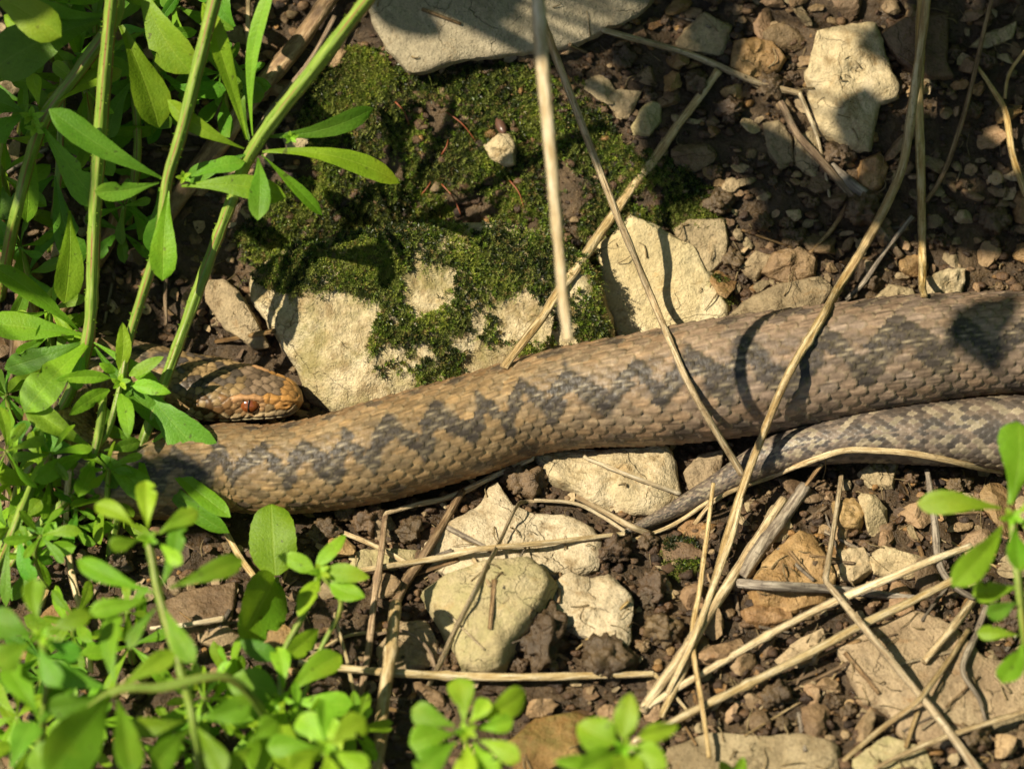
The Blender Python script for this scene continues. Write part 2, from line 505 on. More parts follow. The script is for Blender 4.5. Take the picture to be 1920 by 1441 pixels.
STONE_POLYS = []
def slab(label, poly, mat, height=26.0, thick=45.0, tilt=(0, 0), dome=8.0, bev=5.0, rough=5.0, m=64, seed=0,
         name='stone', cat='stone', rock=1.0, flatten=0.0, group=None):
    """a broken stone whose upper face has the given outline"""
    poly = np.array(poly, float)
    STONE_POLYS.append(poly)
    c = poly.mean(0)
    c3 = P(c[0], c[1], 0)
    gn = gnormal(c3)
    n = nrm(gn * (1 - flatten) + np.array([0, 0, 1.0]) * flatten + np.array([tilt[0], tilt[1], 0]))
    o3 = c3 + np.array([0, 0, height])
    pts = resample(poly, m)
    W = []
    for x, y in pts:
        r = ray(x, y)
        k = np.dot(o3 - CAM, n) / np.dot(r, n)
        W.append(CAM + r * k)
    W = np.array(W)
    ctr = W.mean(0)
    sd = Vector((seed * 17.3 + 5.1, seed * 7.7, seed * 3.1))
    rad = np.linalg.norm(W - ctr, axis=1).mean()
    fs = [1.0, 0.98, 0.945, 0.90, 0.84, 0.77, 0.69, 0.60, 0.51, 0.42, 0.33, 0.24, 0.15, 0.07]
    rings = []
    for f in fs:
        h = dome * (1 - f ** 2.6) - bev * max(0.0, (f - 0.93) / 0.07) ** 1.3
        rings.append(ctr + (W - ctr) * f + n * h)
    for f, t in ((1.012, 0.16), (1.02, 0.4), (1.0, 0.7), (0.94, 1.0)):
        rings.insert(0, ctr + (W - ctr) * f - n * (bev + (thick - bev) * t) )
    V = np.concatenate(rings)
    out = V.copy()
    nr = len(rings)
    for i in range(len(V)):
        ring = i // m
        v = V[i]
        a = noise.fractal(Vector(v / (rad * 0.85)) + sd, 0.8, 2.0, 3)
        q = Vector(v / (rad * 0.42)) + sd
        fac = noise.voronoi(q, distance_metric='DISTANCE', exponent=2.5)[0]
        b = fac[0] - 0.45
        tq = noise.fractal(Vector(v / (rad * 0.9)) + sd * 1.7, 0.9, 2.0, 2) * 3.2
        fl = math.floor(tq); fr = min(1.0, max(0.0, (tq - fl - 0.42) / 0.16))
        d = rough * (a * 0.9 + b * 0.7 * rock + 0.38 * rock * (fl + fr * fr * (3 - 2 * fr)))
        top = ring >= 4
        if top:
            edge = min(1.0, (ring - 3) / 3.0)
            out[i] = v + n * d * (0.35 + 0.65 * edge)
            if ring <= 5:
                rr = nrm(v - ctr)
                e = noise.fractal(Vector(v / 14.0) + sd, 0.7, 2.0, 3)
                out[i] = out[i] + rr * e * 2.6
        else:
            rr = nrm(v - ctr)
            e = noise.fractal(Vector(v / 18.0) + sd, 0.7, 2.0, 3)
            out[i] = v + rr * (e * 4.5 + b * 5.0 * rock)
    cen = ctr + n * dome
    bot = ctr - n * thick
    V = np.vstack([out, cen[None], bot[None]])
    F = [list(f) for f in grid_faces(nr, m, True)]
    ic, ib = len(V) - 2, len(V) - 1
    for j in range(m):
        F.append([(nr - 1) * m + j, (nr - 1) * m + (j + 1) % m, ic])
        F.append([(j + 1) % m, j, ib])
    # outline drawn clockwise or not: make faces look outwards
    ar = 0.5 * np.sum(poly[:, 0] * np.roll(poly[:, 1], -1) - np.roll(poly[:, 0], -1) * poly[:, 1])
    if ar > 0:
        F = [f[::-1] for f in F]
    o = mk(name, V, F, M[mat], solid=True, angle=38)
    tag(o, label, cat, group)
    return o

slab('large flat grey-brown slab crossing the top edge above the moss', [(680, -170), (672, -60), (690, 0), (710, 50), (730, 90), (768, 136), (800, 133), (850, 114), (940, 101), (1010, 96), (1080, 80), (1120, 62), (1140, 48), (1165, 44), (1210, 15), (1235, -30), (1240, -170)],
     'grey_slab', 58, 52, (0.05, 0.02), 4, 4, 5, 110, 1)
slab('long pale buff stone standing upright near the top among dark pebbles', [(1535, 60), (1560, 50), (1600, 45), (1640, 42), (1652, 75), (1660, 105), (1686, 160), (1680, 185), (1650, 195), (1640, 235), (1632, 284), (1600, 284), (1560, 265), (1535, 252), (1525, 215), (1510, 145), (1525, 90)],
     'buff', 34, 40, (-0.06, -0.06), 9, 5, 9, 80, 2)
slab('smooth pale yellowish flat stone tucked behind the middle of the snake', [(1185, 405), (1215, 415), (1260, 440), (1300, 462), (1320, 500), (1350, 540), (1366, 575), (1362, 615), (1250, 660), (1165, 655), (1150, 600), (1130, 560), (1125, 500), (1125, 455), (1150, 440)],
     'pale', 30, 40, (0.0, -0.12), 5, 5, 3.5, 80, 3)
slab('brown square stone just behind the smooth pale yellowish stone', [(1262, 432), (1290, 410), (1360, 410), (1366, 450), (1362, 485), (1330, 515), (1300, 500)],
     'tan', 16, 36, (0.05, -0.05), 4, 4, 4, 48, 4)
# the mossy boulder: a rounded rock whose lower lit face shows above the snake
slab('large pale boulder patched with green moss beside the snake head', [(470, 560), (500, 600), (522, 640), (558, 690), (572, 745), (640, 782), (720, 790), (830, 760), (960, 715), (1090, 680), (1150, 655), (1140, 590), (1118, 530), (1095, 480), (1040, 440), (960, 420), (860, 415), (720, 425), (600, 445), (520, 470), (472, 510)],
     'boulder', 78, 130, (-0.05, -0.16), 20, 12, 15, 110, 5, 'boulder', 'boulder')
slab('pale broken stone with a ledge lying against the underside of the snake', [(1000, 850), (1060, 842), (1150, 838), (1250, 832), (1265, 860), (1276, 930), (1240, 962), (1180, 962), (1110, 945), (1075, 920), (1040, 905), (1020, 888)],
     'buff', 30, 45, (-0.05, -0.2), 10, 6, 12, 70, 6)
slab('chipped white stone with a pointed corner under the long pale straw', [(790, 1022), (850, 972), (900, 942), (918, 907), (932, 900), (962, 945), (1000, 960), (1060, 962), (1110, 985), (1130, 1012), (1122, 1065), (1050, 1085), (960, 1075), (860, 1085), (805, 1058)],
     'white', 22, 40, (0.0, -0.1), 6, 5, 8, 80, 7)
slab('rounded greenish stone with a gold straw leaning across it', [(785, 1107), (830, 1077), (900, 1047), (990, 1036), (1020, 1058), (1036, 1085), (1020, 1130), (988, 1170), (962, 1200), (940, 1238), (900, 1252), (862, 1246), (842, 1205), (815, 1160), (800, 1140)],
     'olive', 52, 70, (-0.18, -0.1), 30, 16, 8, 72, 8, rock=0.6)
slab('cream angular stone with notched lower edge right of the rounded greenish stone', [(1015, 1145), (1040, 1087), (1060, 1072), (1110, 1080), (1140, 1072), (1160, 1090), (1187, 1115), (1185, 1150), (1176, 1217), (1150, 1220), (1120, 1196), (1080, 1182), (1050, 1165)],
     'white', 34, 30, (-0.05, -0.1), 8, 5, 8, 64, 9)
slab('big flat tan stone at the lower right under crossing straws', [(1570, 1210), (1620, 1180), (1720, 1140), (1790, 1170), (1850, 1230), (1945, 1245), (1950, 1330), (1850, 1352), (1770, 1396), (1690, 1372), (1662, 1322), (1620, 1312), (1600, 1262)],
     'tan', 26, 45, (0.0, -0.05), 5, 5, 5, 80, 10)
slab('rusty orange wedge stone behind the grey twig at lower right', [(1405, 1095), (1440, 1040), (1500, 990), (1530, 1000), (1548, 1040), (1570, 1080), (1555, 1130), (1480, 1152), (1420, 1132)],
     'ochre', 24, 45, (0.1, -0.1), 12, 6, 10, 56, 11)
slab('small bright orange stone below the snake tail', [(1560, 940), (1600, 930), (1625, 958), (1612, 986), (1570, 986)], 'ochre', 16, 26, (0, 0), 8, 5, 5, 36, 12)
slab('rusty brown lumpy stone between the top slab and upright buff stone', [(1375, 75), (1440, 65), (1475, 108), (1462, 135), (1400, 152), (1368, 130)], 'ochre', 20, 30, (0, 0), 12, 8, 9, 48, 13)
slab('grey-tan flake stone at the top beside the large slab', [(1265, 78), (1300, 42), (1322, 22), (1372, 50), (1362, 85), (1350, 105), (1270, 92)], 'tan', 18, 24, (0.05, -0.1), 4, 4, 4, 48, 14)
slab('small olive oval stone standing at the moss edge', [(1188, 235), (1205, 200), (1222, 188), (1242, 194), (1240, 225), (1218, 255), (1190, 250)], 'olive', 18, 26, (0.1, 0), 9, 6, 4, 40, 15)
slab('dark olive stone chip left of the small olive oval stone', [(1132, 186), (1160, 167), (1205, 170), (1188, 205), (1180, 222), (1160, 220)], 'tan', 14, 22, (0, -0.1), 5, 4, 4, 40, 16)
slab('lone small square buff stone sitting on the moss', [(908, 272), (935, 251), (955, 252), (967, 272), (963, 292), (966, 310), (946, 312), (918, 297)], 'buff', 34, 36, (-0.1, -0.15), 7, 5, 4, 40, 17)
slab('glossy orange pebble below the upright buff stone', [(1615, 300), (1650, 285), (1667, 312), (1655, 350), (1628, 370), (1610, 340)], 'ochre', 16, 26, (0, -0.1), 9, 6, 5, 40, 18)
slab('curled brown flake left of the straw beneath the upright buff stone', [(1432, 232), (1462, 225), (1485, 255), (1490, 305), (1462, 312), (1440, 285)], 'tan', 12, 18, (0, -0.1), 4, 4, 4, 40, 19)
slab('tan chip touching the upright buff stone bottom corner', [(1490, 255), (1530, 240), (1545, 290), (1530, 332), (1505, 320), (1488, 300)], 'tan', 10, 18, (0, 0), 4, 4, 4, 40, 20)
slab('broad dark brown stone shaded behind the tall straws at the top right', [(1650, 62), (1700, 30), (1780, 25), (1775, 115), (1792, 145), (1740, 149), (1690, 120)], 'brown', 24, 36, (0, 0), 5, 4, 4, 48, 21)
slab('grey-brown sloping flake in the top right corner', [(1818, 88), (1850, 62), (1882, 52), (1908, 38), (1900, 72), (1850, 92)], 'tan', 18, 24, (0, -0.1), 5, 4, 4, 40, 22)
slab('mottled brown stone lying along the upper edge of the snake', [(1365, 592), (1400, 560), (1460, 530), (1540, 516), (1565, 545), (1530, 590), (1380, 612)], 'tan', 26, 40, (0, -0.1), 9, 6, 7, 56, 23)
slab('small pale square stone touching the upper edge of the snake at right', [(1738, 522), (1760, 508), (1812, 502), (1806, 552), (1740, 556)], 'buff', 20, 30, (0, -0.1), 5, 4, 5, 40, 24)
slab('low brown stone left of the straw foot above the snake', [(1642, 556), (1670, 532), (1712, 540), (1722, 568), (1650, 570)], 'tan', 16, 26, (0, -0.1), 6, 5, 5, 40, 25)
slab('small angular tan stone above the mottled brown stone', [(1388, 502), (1420, 470), (1452, 480), (1418, 527)], 'tan', 18, 24, (0.1, -0.1), 4, 4, 4, 36, 26)
slab('round brown cobble right of the small angular tan stone', [(1425, 512), (1448, 472), (1498, 458), (1532, 480), (1530, 516), (1480, 536)], 'brown', 24, 34, (0, -0.1), 12, 8, 6, 48, 27)
slab('brown stone with purple-grey crust left of the rounded greenish stone', [(705, 1212), (750, 1162), (800, 1160), (822, 1200), (822, 1240), (740, 1262), (708, 1242)], 'tan', 12, 26, (0, 0), 5, 5, 5, 48, 28)
slab('mossy ochre stone half hidden between the two bottom seedlings', [(955, 1385), (1000, 1342), (1080, 1330), (1142, 1350), (1165, 1470), (970, 1470)], 'ochre_dark', 22, 36, (0, -0.1), 10, 8, 7, 56, 29)
slab('flat brown stone among leaves at lower left', [(305, 1125), (345, 1105), (392, 1095), (445, 1088), (440, 1135), (428, 1190), (330, 1180)], 'brown', 14, 26, (0, 0), 4, 4, 4, 48, 30)
slab('thin olive flake between the dark straw and the brown twig', [(655, 1038), (680, 1027), (782, 1028), (772, 1058), (660, 1068)], 'olive', 10, 18, (0, 0), 3, 3, 3, 44, 31)
slab('pinkish tan flake beside the upper crossing straw at lower right', [(1622, 1045), (1655, 1020), (1720, 1040), (1748, 1062), (1700, 1082), (1640, 1072)], 'tan', 16, 24, (0, -0.1), 4, 4, 4, 44, 32)
slab('tan cube stone between the orange wedge and pinkish flake', [(1568, 1028), (1620, 1022), (1640, 1062), (1600, 1092), (1568, 1082)], 'tan', 18, 28, (0, -0.1), 5, 4, 5, 40, 33)
slab('tan stone showing in the gap under the thin end of the tail', [(1280, 885), (1310, 850), (1360, 842), (1350, 900), (1300, 925)], 'tan', 14, 26, (0, 0), 5, 4, 5, 40, 34)
slab('ochre-brown stone chip under the straw along the tail', [(1608, 885), (1640, 862), (1682, 868), (1675, 912), (1628, 908)], 'tan', 12, 24, (0, 0), 5, 4, 5, 40, 35)
slab('dark grey leaning slab in shade behind the snake head', [(383, 525), (420, 522), (448, 545), (480, 600), (506, 650), (478, 655), (420, 615), (385, 565)], 'tan', 46, 50, (0, -0.15), 4, 4, 4, 48, 36)
slab('brown holed bark-like stone at the bottom edge right of centre', [(1250, 1400), (1330, 1370), (1420, 1378), (1500, 1372), (1570, 1390), (1575, 1470), (1250, 1470)], 'tan', 14, 30, (0, 0), 4, 4, 8, 60, 37)
slab('dark olive stone at the bottom below the big flat tan stone', [(1600, 1420), (1660, 1375), (1740, 1400), (1760, 1470), (1600, 1470)], 'olive', 12, 30, (0, 0), 4, 4, 5, 44, 38)
slab('small pale flake between crossing straws left of the big flat stone', [(1455, 1232), (1500, 1195), (1545, 1175), (1550, 1200), (1530, 1240), (1480, 1250)], 'tan', 14, 20, (0, -0.1), 4, 4, 4, 40, 39)
slab('rounded rusty stone beneath the grey twig end', [(1392, 1140), (1430, 1128), (1485, 1140), (1490, 1160), (1440, 1170), (1400, 1165)], 'ochre', 14, 24, (0, 0), 6, 5, 5, 36, 40)

# ------------------------------------------------------------------ the snake
def interp_path():
    # (px, py, radius, raise) from snout to tail tip
    rows = [
        (568, 752, 0, 30), (540, 748, 0, 31), (500, 743, 0, 32), (460, 738, 0, 33), (420, 733, 0, 32), (380, 724, 0, 30),
        (330, 708, 46, 26), (270, 694, 56, 14), (200, 694, 62, 6), (140, 725, 64, 2), (108, 790, 66, 0), (130, 855, 68, 0),
        (200, 890, 72, 0), (280, 893, 76, 0), (360, 886, 78, 0),
        (430, 876, 78, 0), (500, 880, 79, 0), (600, 870, 83, 0), (700, 848, 89, 0), (800, 821, 90, 0), (900, 792, 89, 0),
        (1000, 760, 88, 0), (1100, 741, 93, 0), (1200, 731, 100, 0), (1300, 717, 106, 2), (1400, 703, 107, 6), (1500, 690, 107, 10),
        (1600, 675, 104, 14), (1700, 661, 102, 16), (1800, 650, 96, 16), (1920, 643, 92, 14), (2060, 650, 90, 0), (2230, 700, 88, 0),
        (2330, 790, 86, 0), (2300, 880, 82, 0), (2180, 890, 78, 0), (2040, 840, 74, 0), (1930, 815, 69, 6), (1850, 811, 63, 14), (1700, 815, 52, 26),
        (1600, 822, 43, 34), (1500, 838, 36, 30), (1450, 853, 32, 22), (1400, 878, 27, 16), (1350, 908, 22, 12), (1300, 936, 18, 12),
        (1250, 962, 13, 12), (1200, 985, 8.5, 14), (1150, 1006, 2.0, 16)]
    C, R = [], []
    for px, py, r, up in rows:
        rr = r if r else 31.0
        lo, hi = 0.75, 1.4
        rv = ray(px, py)
        for _ in range(34):
            k = 0.5 * (lo + hi)
            p = CAM + rv * k
            if p[2] - ground_z(p[0], p[1]) > rr * 0.93 + up: lo = k
            else: hi = k
        C.append(CAM + rv * k); R.append(r)
    return np.array(C), np.array(R, float)

def catmull(C, R, step):
    t = np.concatenate([[0], np.cumsum(np.linalg.norm(np.diff(C, axis=0), axis=1) ** 0.5)])
    n = len(C)
    T = np.zeros_like(C); TR = np.zeros(n)
    A = np.column_stack([C, R])
    d = np.zeros_like(A)
    for i in range(n):
        a, b = max(0, i - 1), min(n - 1, i + 1)
        d[i] = (A[b] - A[a]) / (t[b] - t[a])
    fine = []
    for i in range(n - 1):
        h = t[i + 1] - t[i]
        m = max(4, int(np.linalg.norm(C[i + 1] - C[i]) / 1.0))
        for s in np.linspace(0, 1, m, endpoint=False):
            h00 = 2 * s**3 - 3 * s**2 + 1; h10 = s**3 - 2 * s**2 + s
            h01 = -2 * s**3 + 3 * s**2; h11 = s**3 - s**2
            fine.append(h00 * A[i] + h10 * h * d[i] + h01 * A[i + 1] + h11 * h * d[i + 1])
    fine.append(A[-1])
    fine = np.array(fine)
    s = np.concatenate([[0], np.cumsum(np.linalg.norm(np.diff(fine[:, :3], axis=0), axis=1))])
    q = np.arange(0, s[-1], step)
    return q, np.stack([np.interp(q, s, fine[:, j]) for j in range(4)], 1)

def smooth1(a, w):
    k = np.ones(w) / w
    pad = np.concatenate([np.full(w, a[0]), a, np.full(w, a[-1])])
    return np.convolve(pad, k, 'same')[w:-w]

def build_snake():
    C, R = interp_path()
    s, A = catmull(C, R, 2.4)
    pos = np.stack([smooth1(A[:, i], 9) for i in range(3)], 1)
    pos[:3] = A[:3, :3]; pos[-3:] = A[-3:, :3]
    rad = np.maximum(smooth1(A[:, 3], 15), 0.5)
    n = len(s)
    T = np.gradient(pos, axis=0); T /= np.linalg.norm(T, axis=1)[:, None]
    roll = np.radians(np.interp(s, [0, 210, 420, 900], [-20, -18, 14, 28]))
    up = np.stack([np.zeros(n), -np.sin(roll), np.cos(roll)], 1)
    Uv = up - T * np.sum(up * T, 1)[:, None]; Uv /= np.linalg.norm(Uv, axis=1)[:, None]
    Bv = np.cross(T, Uv)
    # head outline, from the snout backwards
    hs = [0, 3, 8, 16, 30, 60, 95, 130, 165, 195, 225, 260, 310, 380]
    aw = [3, 13, 22, 30, 38, 47, 55, 64, 70, 68, 59, 52, 51, 58]
    tp = [3, 10, 16, 22, 28, 33, 37, 39, 40, 39, 37, 37, 43, 55]
    bt = [3, 10, 16, 22, 27, 32, 36, 40, 42, 41, 39, 39, 43, 53]
    w = np.clip((s - 300) / 120, 0, 1); w = w * w * (3 - 2 * w)
    aw = np.interp(s, hs, aw) * (1 - w) + rad * w
    tp = np.interp(s, hs, tp) * (1 - w) + rad * w
    bt = np.interp(s, hs, bt) * (1 - w) + rad * 0.93 * w
    k = 7
    for arr in (aw, tp, bt):
        arr[4:] = smooth1(arr, k)[4:]
    ex = 2 / np.interp(s, [0, 40, 200, 330], [2.3, 2.7, 2.6, 2.0])
    m = 168
    ph = np.linspace(-np.pi, np.pi, m, endpoint=False)
    cs, sn = np.cos(ph)[None], np.sin(ph)[None]
    X = aw[:, None] * np.sign(sn) * np.abs(sn) ** ex[:, None]
    Z = np.where(cs > 0, tp[:, None], bt[:, None]) * np.sign(cs) * np.abs(cs) ** ex[:, None]
    base = pos[:, None] + Bv[:, None] * X[..., None] + Uv[:, None] * Z[..., None]
    nx = sn * np.ones((n, 1)); nz = cs * np.ones((n, 1))
    # outward normal of an ellipse
    on = Bv[:, None] * (nx / np.maximum(aw, 2)[:, None])[..., None] + Uv[:, None] * (nz / np.maximum(tp, 2)[:, None])[..., None]
    on /= np.linalg.norm(on, axis=2)[..., None]
    # ---- overlapping keeled scales on the body
    reff = np.maximum(rad, 6) * (1 - 0.0) 
    reff = np.where(s < 330, np.maximum(np.interp(s, [0, 330], [42, 55]), 1), reff)
    Ucoord = np.concatenate([[0], np.cumsum(np.diff(s) / (0.335 * 0.5 * (reff[1:] + reff[:-1])))])
    rows = 27.0
    span = math.radians(292)
    UU = np.repeat(Ucoord[:, None], m, 1)
    VV = np.repeat((np.sign(ph) * (np.abs(ph) / (span / 2)) ** 0.76 * rows / 2)[None], n, 0)
    best = np.full((n, m), -9.0); ci = np.zeros((n, m)); cj = np.zeros((n, m)); edge = np.zeros((n, m))
    bb = np.zeros((n, m)); aa = np.zeros((n, m))
    j0 = np.round(VV)
    for dj in (-1, 0, 1):
        j = j0 + dj
        off = 0.5 * (np.mod(j, 2))
        i0 = np.round(UU - off)
        for di in (-1, 0, 1):
            i = i0 + di
            a = UU - (i + off); b = VV - j
            q = np.where(a > 0, (a / 0.80) ** 2.0 + (np.abs(b) / 0.80) ** 1.8, (a / 0.85) ** 2 + (np.abs(b) / 0.80) ** 2)
            ht = 0.55 + 0.62 * a - 0.34 * b * b
            ht = np.where(q < 1, ht, -9)
            up_ = ht > best
            best = np.where(up_, ht, best); ci = np.where(up_, i + off, ci); cj = np.where(up_, j, cj)
            edge = np.where(up_, q, edge); bb = np.where(up_, b, bb); aa = np.where(up_, a, aa)
    best = np.maximum(best, 0.0)
    side = np.abs(cj) / (rows / 2)                      # 0 dorsal .. 1 at the belly
    keel = np.exp(-(bb / 0.07) ** 2) * (1 - np.clip((side - 0.72) / 0.15, 0, 1))
    hgt = best * 1.0 + 0.30 * keel
    hgt = hgt - 0.40 * np.clip((edge - 0.86) / 0.14, 0, 1)
    belly = np.abs(ph)[None] > span / 2
    hb = 0.5 + 0.5 * np.mod(UU, 1.0)
    hgt = np.where(belly, hb, hgt)
    amp = np.where(s < 330, np.interp(s, [0, 330], [2.2, 3.0]), 0.052 * rad)
    disp_body = hgt * amp[:, None]
    # ---- colour of the body, one tone per scale
    def h2(i, j, k):
        v = np.sin(i * 12.9898 + j * 78.233 + k * 37.719) * 43758.5453
        return v - np.floor(v)
    r1, r2, r3 = h2(ci, cj, 1.0), h2(ci, cj, 2.0), h2(ci, cj, 3.0)
    scell = np.interp(ci.ravel(), Ucoord, s).reshape(n, m)
    rcell = np.interp(scell.ravel(), s, rad).reshape(n, m)
    cjm = 0.7 * cj + 0.3 * VV
    lat = np.sign(cjm) * (np.abs(cjm) / (rows / 2)) ** (1 / 0.76) * (span / 2) * rcell        # arc distance from the dorsal line
    # zigzag
    per = np.interp(s, [0, 600, 1200, 1600, 2000, 2600, 3600], [70, 76, 80, 100, 130, 130, 60])
    phs = np.concatenate([[0], np.cumsum(np.diff(s) / per[1:])])
    phc = 0.5 * np.interp(scell.ravel(), s, phs).reshape(n, m) + 0.5 * phs[:, None]
    wob = 0.25 * np.sin(phc * 1.7) + 0.18 * np.sin(phc * 4.1 + 1)
    tri = 2 * np.abs(2 * (phc + wob * 0.35 - np.floor(phc + wob * 0.35 + 0.5))) - 1
    zz = tri * 0.36 * rcell
    hw = (0.29 + 0.05 * np.sin(phc * 2.3)) * rcell
    dz = np.abs(lat - zz) / hw + (r1 - 0.5) * 0.30
    dark = np.clip((1.13 - dz) / 0.26, 0, 1) * np.interp(base[..., 0], [100, 700], [1.0, 0.95])
    # row of lateral spots
    ls = np.abs(np.abs(lat) - 1.12 * rcell) / (0.22 * rcell) + 0.75 * (2 * np.abs(phc + 0.25 - np.round(phc + 0.25)) / 0.5)
    spot = np.clip((1.05 - ls + (r3 - 0.5) * 0.5) / 0.3, 0, 1) * 0.75
    tan = np.array([.205, .138, .069]); brn = np.array([.195, .100, .045]); pink = np.array([.168, .122, .095]); drk = np.array([.027, .024, .022])
    fleck = np.array([.40, .325, .20]); belc = np.array([.38, .29, .17])
    xw = base[..., 0]
    rt = np.clip((xw + 30) / 450, 0, 1)[..., None]
    sd = np.clip((side - 0.38) / 0.35, 0, 1)[..., None]
    basec = tan * (1 - sd) + brn * sd
    pk = pink * (0.95 + 0.2 * (1 - sd))
    basec = basec * (1 - rt * 0.72) + pk * rt * 0.72
    basec = basec * (0.74 + 0.5 * r2[..., None])
    basec = basec * (1 + (r3[..., None] - 0.5) * np.array([.10, 0, -.16]))
    col = basec * (1 - 0.9 * dark[..., None]) + drk * (0.8 + 0.5 * r2[..., None]) * 0.9 * dark[..., None]
    col = col * (1 - spot[..., None]) + drk * 1.3 * spot[..., None]
    fl = (np.exp(-((aa - 0.15) / 0.28) ** 2 - ((bb - 0.1) / 0.20) ** 2) * (r1 > 0.45) * dark * 0.5)[..., None]
    col = col * (1 - fl) + fleck * fl
    tip = (np.clip((edge - 0.62) / 0.3, 0, 1) * (aa > 0.1) * (0.25 + 0.4 * side))[..., None]
    col = col * (1 - 0.7 * tip) + fleck * 0.95 * 0.7 * tip
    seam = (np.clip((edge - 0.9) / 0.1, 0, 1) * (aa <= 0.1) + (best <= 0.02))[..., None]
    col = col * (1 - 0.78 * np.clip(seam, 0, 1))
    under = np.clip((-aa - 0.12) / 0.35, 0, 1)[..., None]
    col = col * (1 - 0.6 * under)  # front of each scale darkened in colour as shade under the overlap
    sg_ = np.random.default_rng(11).normal(size=(int(UU.max() * 1.6) + 3, int((VV.max() - VV.min()) * 7) + 3))
    fu = UU * 1.6; fv = (VV - VV.min()) * 7
    iu = fu.astype(int); iv = fv.astype(int); tu = fu - iu; tv = fv - iv
    strk = (sg_[iu, iv] * (1 - tu) + sg_[iu + 1, iv] * tu) * (1 - tv) + (sg_[iu, iv + 1] * (1 - tu) + sg_[iu + 1, iv + 1] * tu) * tv
    col = col * np.clip(1 + 0.32 * strk, 0.4, 1.7)[..., None]
    col = col * (1 + 0.22 * keel[..., None])  # keels lightened in colour as a painted highlight
    # the tail is peppered grey with pale flecks
    tl = np.clip((s - (s[-1] - 1150)) / 350, 0, 1)[:, None, None]
    pep = np.array([.070, .060, .053]) * (r1 < 0.45)[..., None] + np.array([.27, .225, .155]) * ((r1 >= 0.45) & (r1 < 0.7))[..., None] + np.array([.17, .13, .10]) * (r1 >= 0.7)[..., None]
    pep = pep * (0.75 + 0.5 * r2[..., None]) * (1 - 0.45 * sd)
    col = col * (1 - 0.8 * tl) + pep * 0.8 * tl
    col = np.where(belly[..., None] if belly.ndim == 2 else belly, belc * (0.7 + 0.4 * hb[..., None]), col)
    # ---- head plates
    hN = int(np.searchsorted(s, 330))
    Hb = base[:hN]
    hx = 0.0
    seeds, ids, kind = [], [], []
    def surf(ss, deg):
        i = int(np.clip(np.searchsorted(s, ss), 0, hN - 1))
        j = int(np.round((math.radians(deg) + math.pi) / (2 * math.pi) * m)) % m
        return Hb[i, j]
    gid = 0
    def plate(pts, kd):
        nonlocal gid
        for q in pts:
            seeds.append(surf(*q)); ids.append(gid); kind.append(kd)
        gid += 1
    for sg in (-1, 1):
        plate([(x, sg * 57) for x in range(74, 116, 5)], 'brow')
        for q in range(10):
            plate([(12 + 20 * q, sg * 97), (16 + 20 * q, sg * 101)], 'lip')
            plate([(12 + 20 * q, sg * 117), (16 + 20 * q, sg * 113)], 'lowlip')
        plate([(24, sg * 70), (30, sg * 72), (36, sg * 70)], 'nose')
        plate([(24, sg * 40), (30, sg * 44)], 'canthus'); plate([(44, sg * 48), (52, sg * 50)], 'canthus'); plate([(62, sg * 50)], 'canthus')
        for q in range(11):
            an = q / 11 * 2 * math.pi
            plate([(92 + 21 * math.cos(an), sg * (78 + 17 * math.sin(an)))], 'cheek')
    plate([(1, 0), (4, 60), (4, -60)], 'rostral')
    r_ = random.Random(5)
    taken = [np.array(q) for q in seeds]
    tries = 0
    while tries < 9000:
        tries += 1
        ss = r_.uniform(8, 340); dg = r_.uniform(-180, 180)
        q = surf(min(ss, 329), dg)
        gap = 15.0 if 45 < ss < 135 and abs(dg) < 45 else (13.0 if ss < 60 else 11.0)
        if 70 < ss < 118 and abs(abs(dg) - 72) < 14: continue
        tk = np.array(taken)
        if np.min(np.linalg.norm(tk - q, axis=1)) < gap: continue
        taken.append(q); seeds.append(q); ids.append(gid); gid += 1
        kind.append('top' if abs(dg) < 50 else 'side')
    seeds = np.array(seeds); ids = np.array(ids)
    HV = Hb.reshape(-1, 3)
    f1 = np.full(len(HV), 1e9); f2 = np.full(len(HV), 1e9); own = np.zeros(len(HV), int)
    for g in range(gid):
        dd = np.min(np.linalg.norm(HV[:, None] - seeds[ids == g][None], axis=2), axis=1)
        c1 = dd < f1
        f2 = np.where(c1, f1, np.minimum(f2, dd)); own = np.where(c1, g, own); f1 = np.where(c1, dd, f1)
    gap = (f2 - f1).reshape(hN, m); own = own.reshape(hN, m)
    plateh = 1 - np.exp(-(gap / 2.6) ** 1.3)
    # head relief: brow ridge, eye socket, canthus, nostril, lip line, jaw bulge
    sg = s[:hN, None]; dg = np.degrees(ph)[None]
    def bumpf(s0, d0, ws, wd, h):
        return sum(h * np.exp(-((sg - s0) / ws) ** 2 - ((dg - q * d0) / wd) ** 2) for q in (-1, 1))
    rel = bumpf(94, 53, 26, 8, 5.5) - bumpf(94, 77, 20, 14, 8.0) + bumpf(40, 52, 40, 8, 2.5) - bumpf(26, 74, 4.5, 5, 4.5) \
        + bumpf(165, 80, 40, 30, 3.0) - bumpf(20, 0, 40, 30, 0.8)
    lip = np.exp(-((np.abs(dg) - 107) / 2.2) ** 2) * np.clip((185 - sg) / 20, 0, 1)
    disp_head = plateh * 2.1 + rel - 2.2 * lip
    wh = np.clip((s[:hN] - 235) / 70, 0, 1)[:, None]
    nose = np.clip(s[:hN] / 10, 0, 1)[:, None]
    disp = disp_body.copy()
    disp[:hN] = disp_head * nose * (1 - wh) + disp_body[:hN] * wh
    # head colours
    kd = {}
    for g, kk in zip(ids, kind): kd[g] = kk
    gr = np.random.default_rng(3).random((gid, 3))
    gc = np.zeros((gid, 3))
    cent = np.array([seeds[ids == g].mean(0) for g in range(gid)])
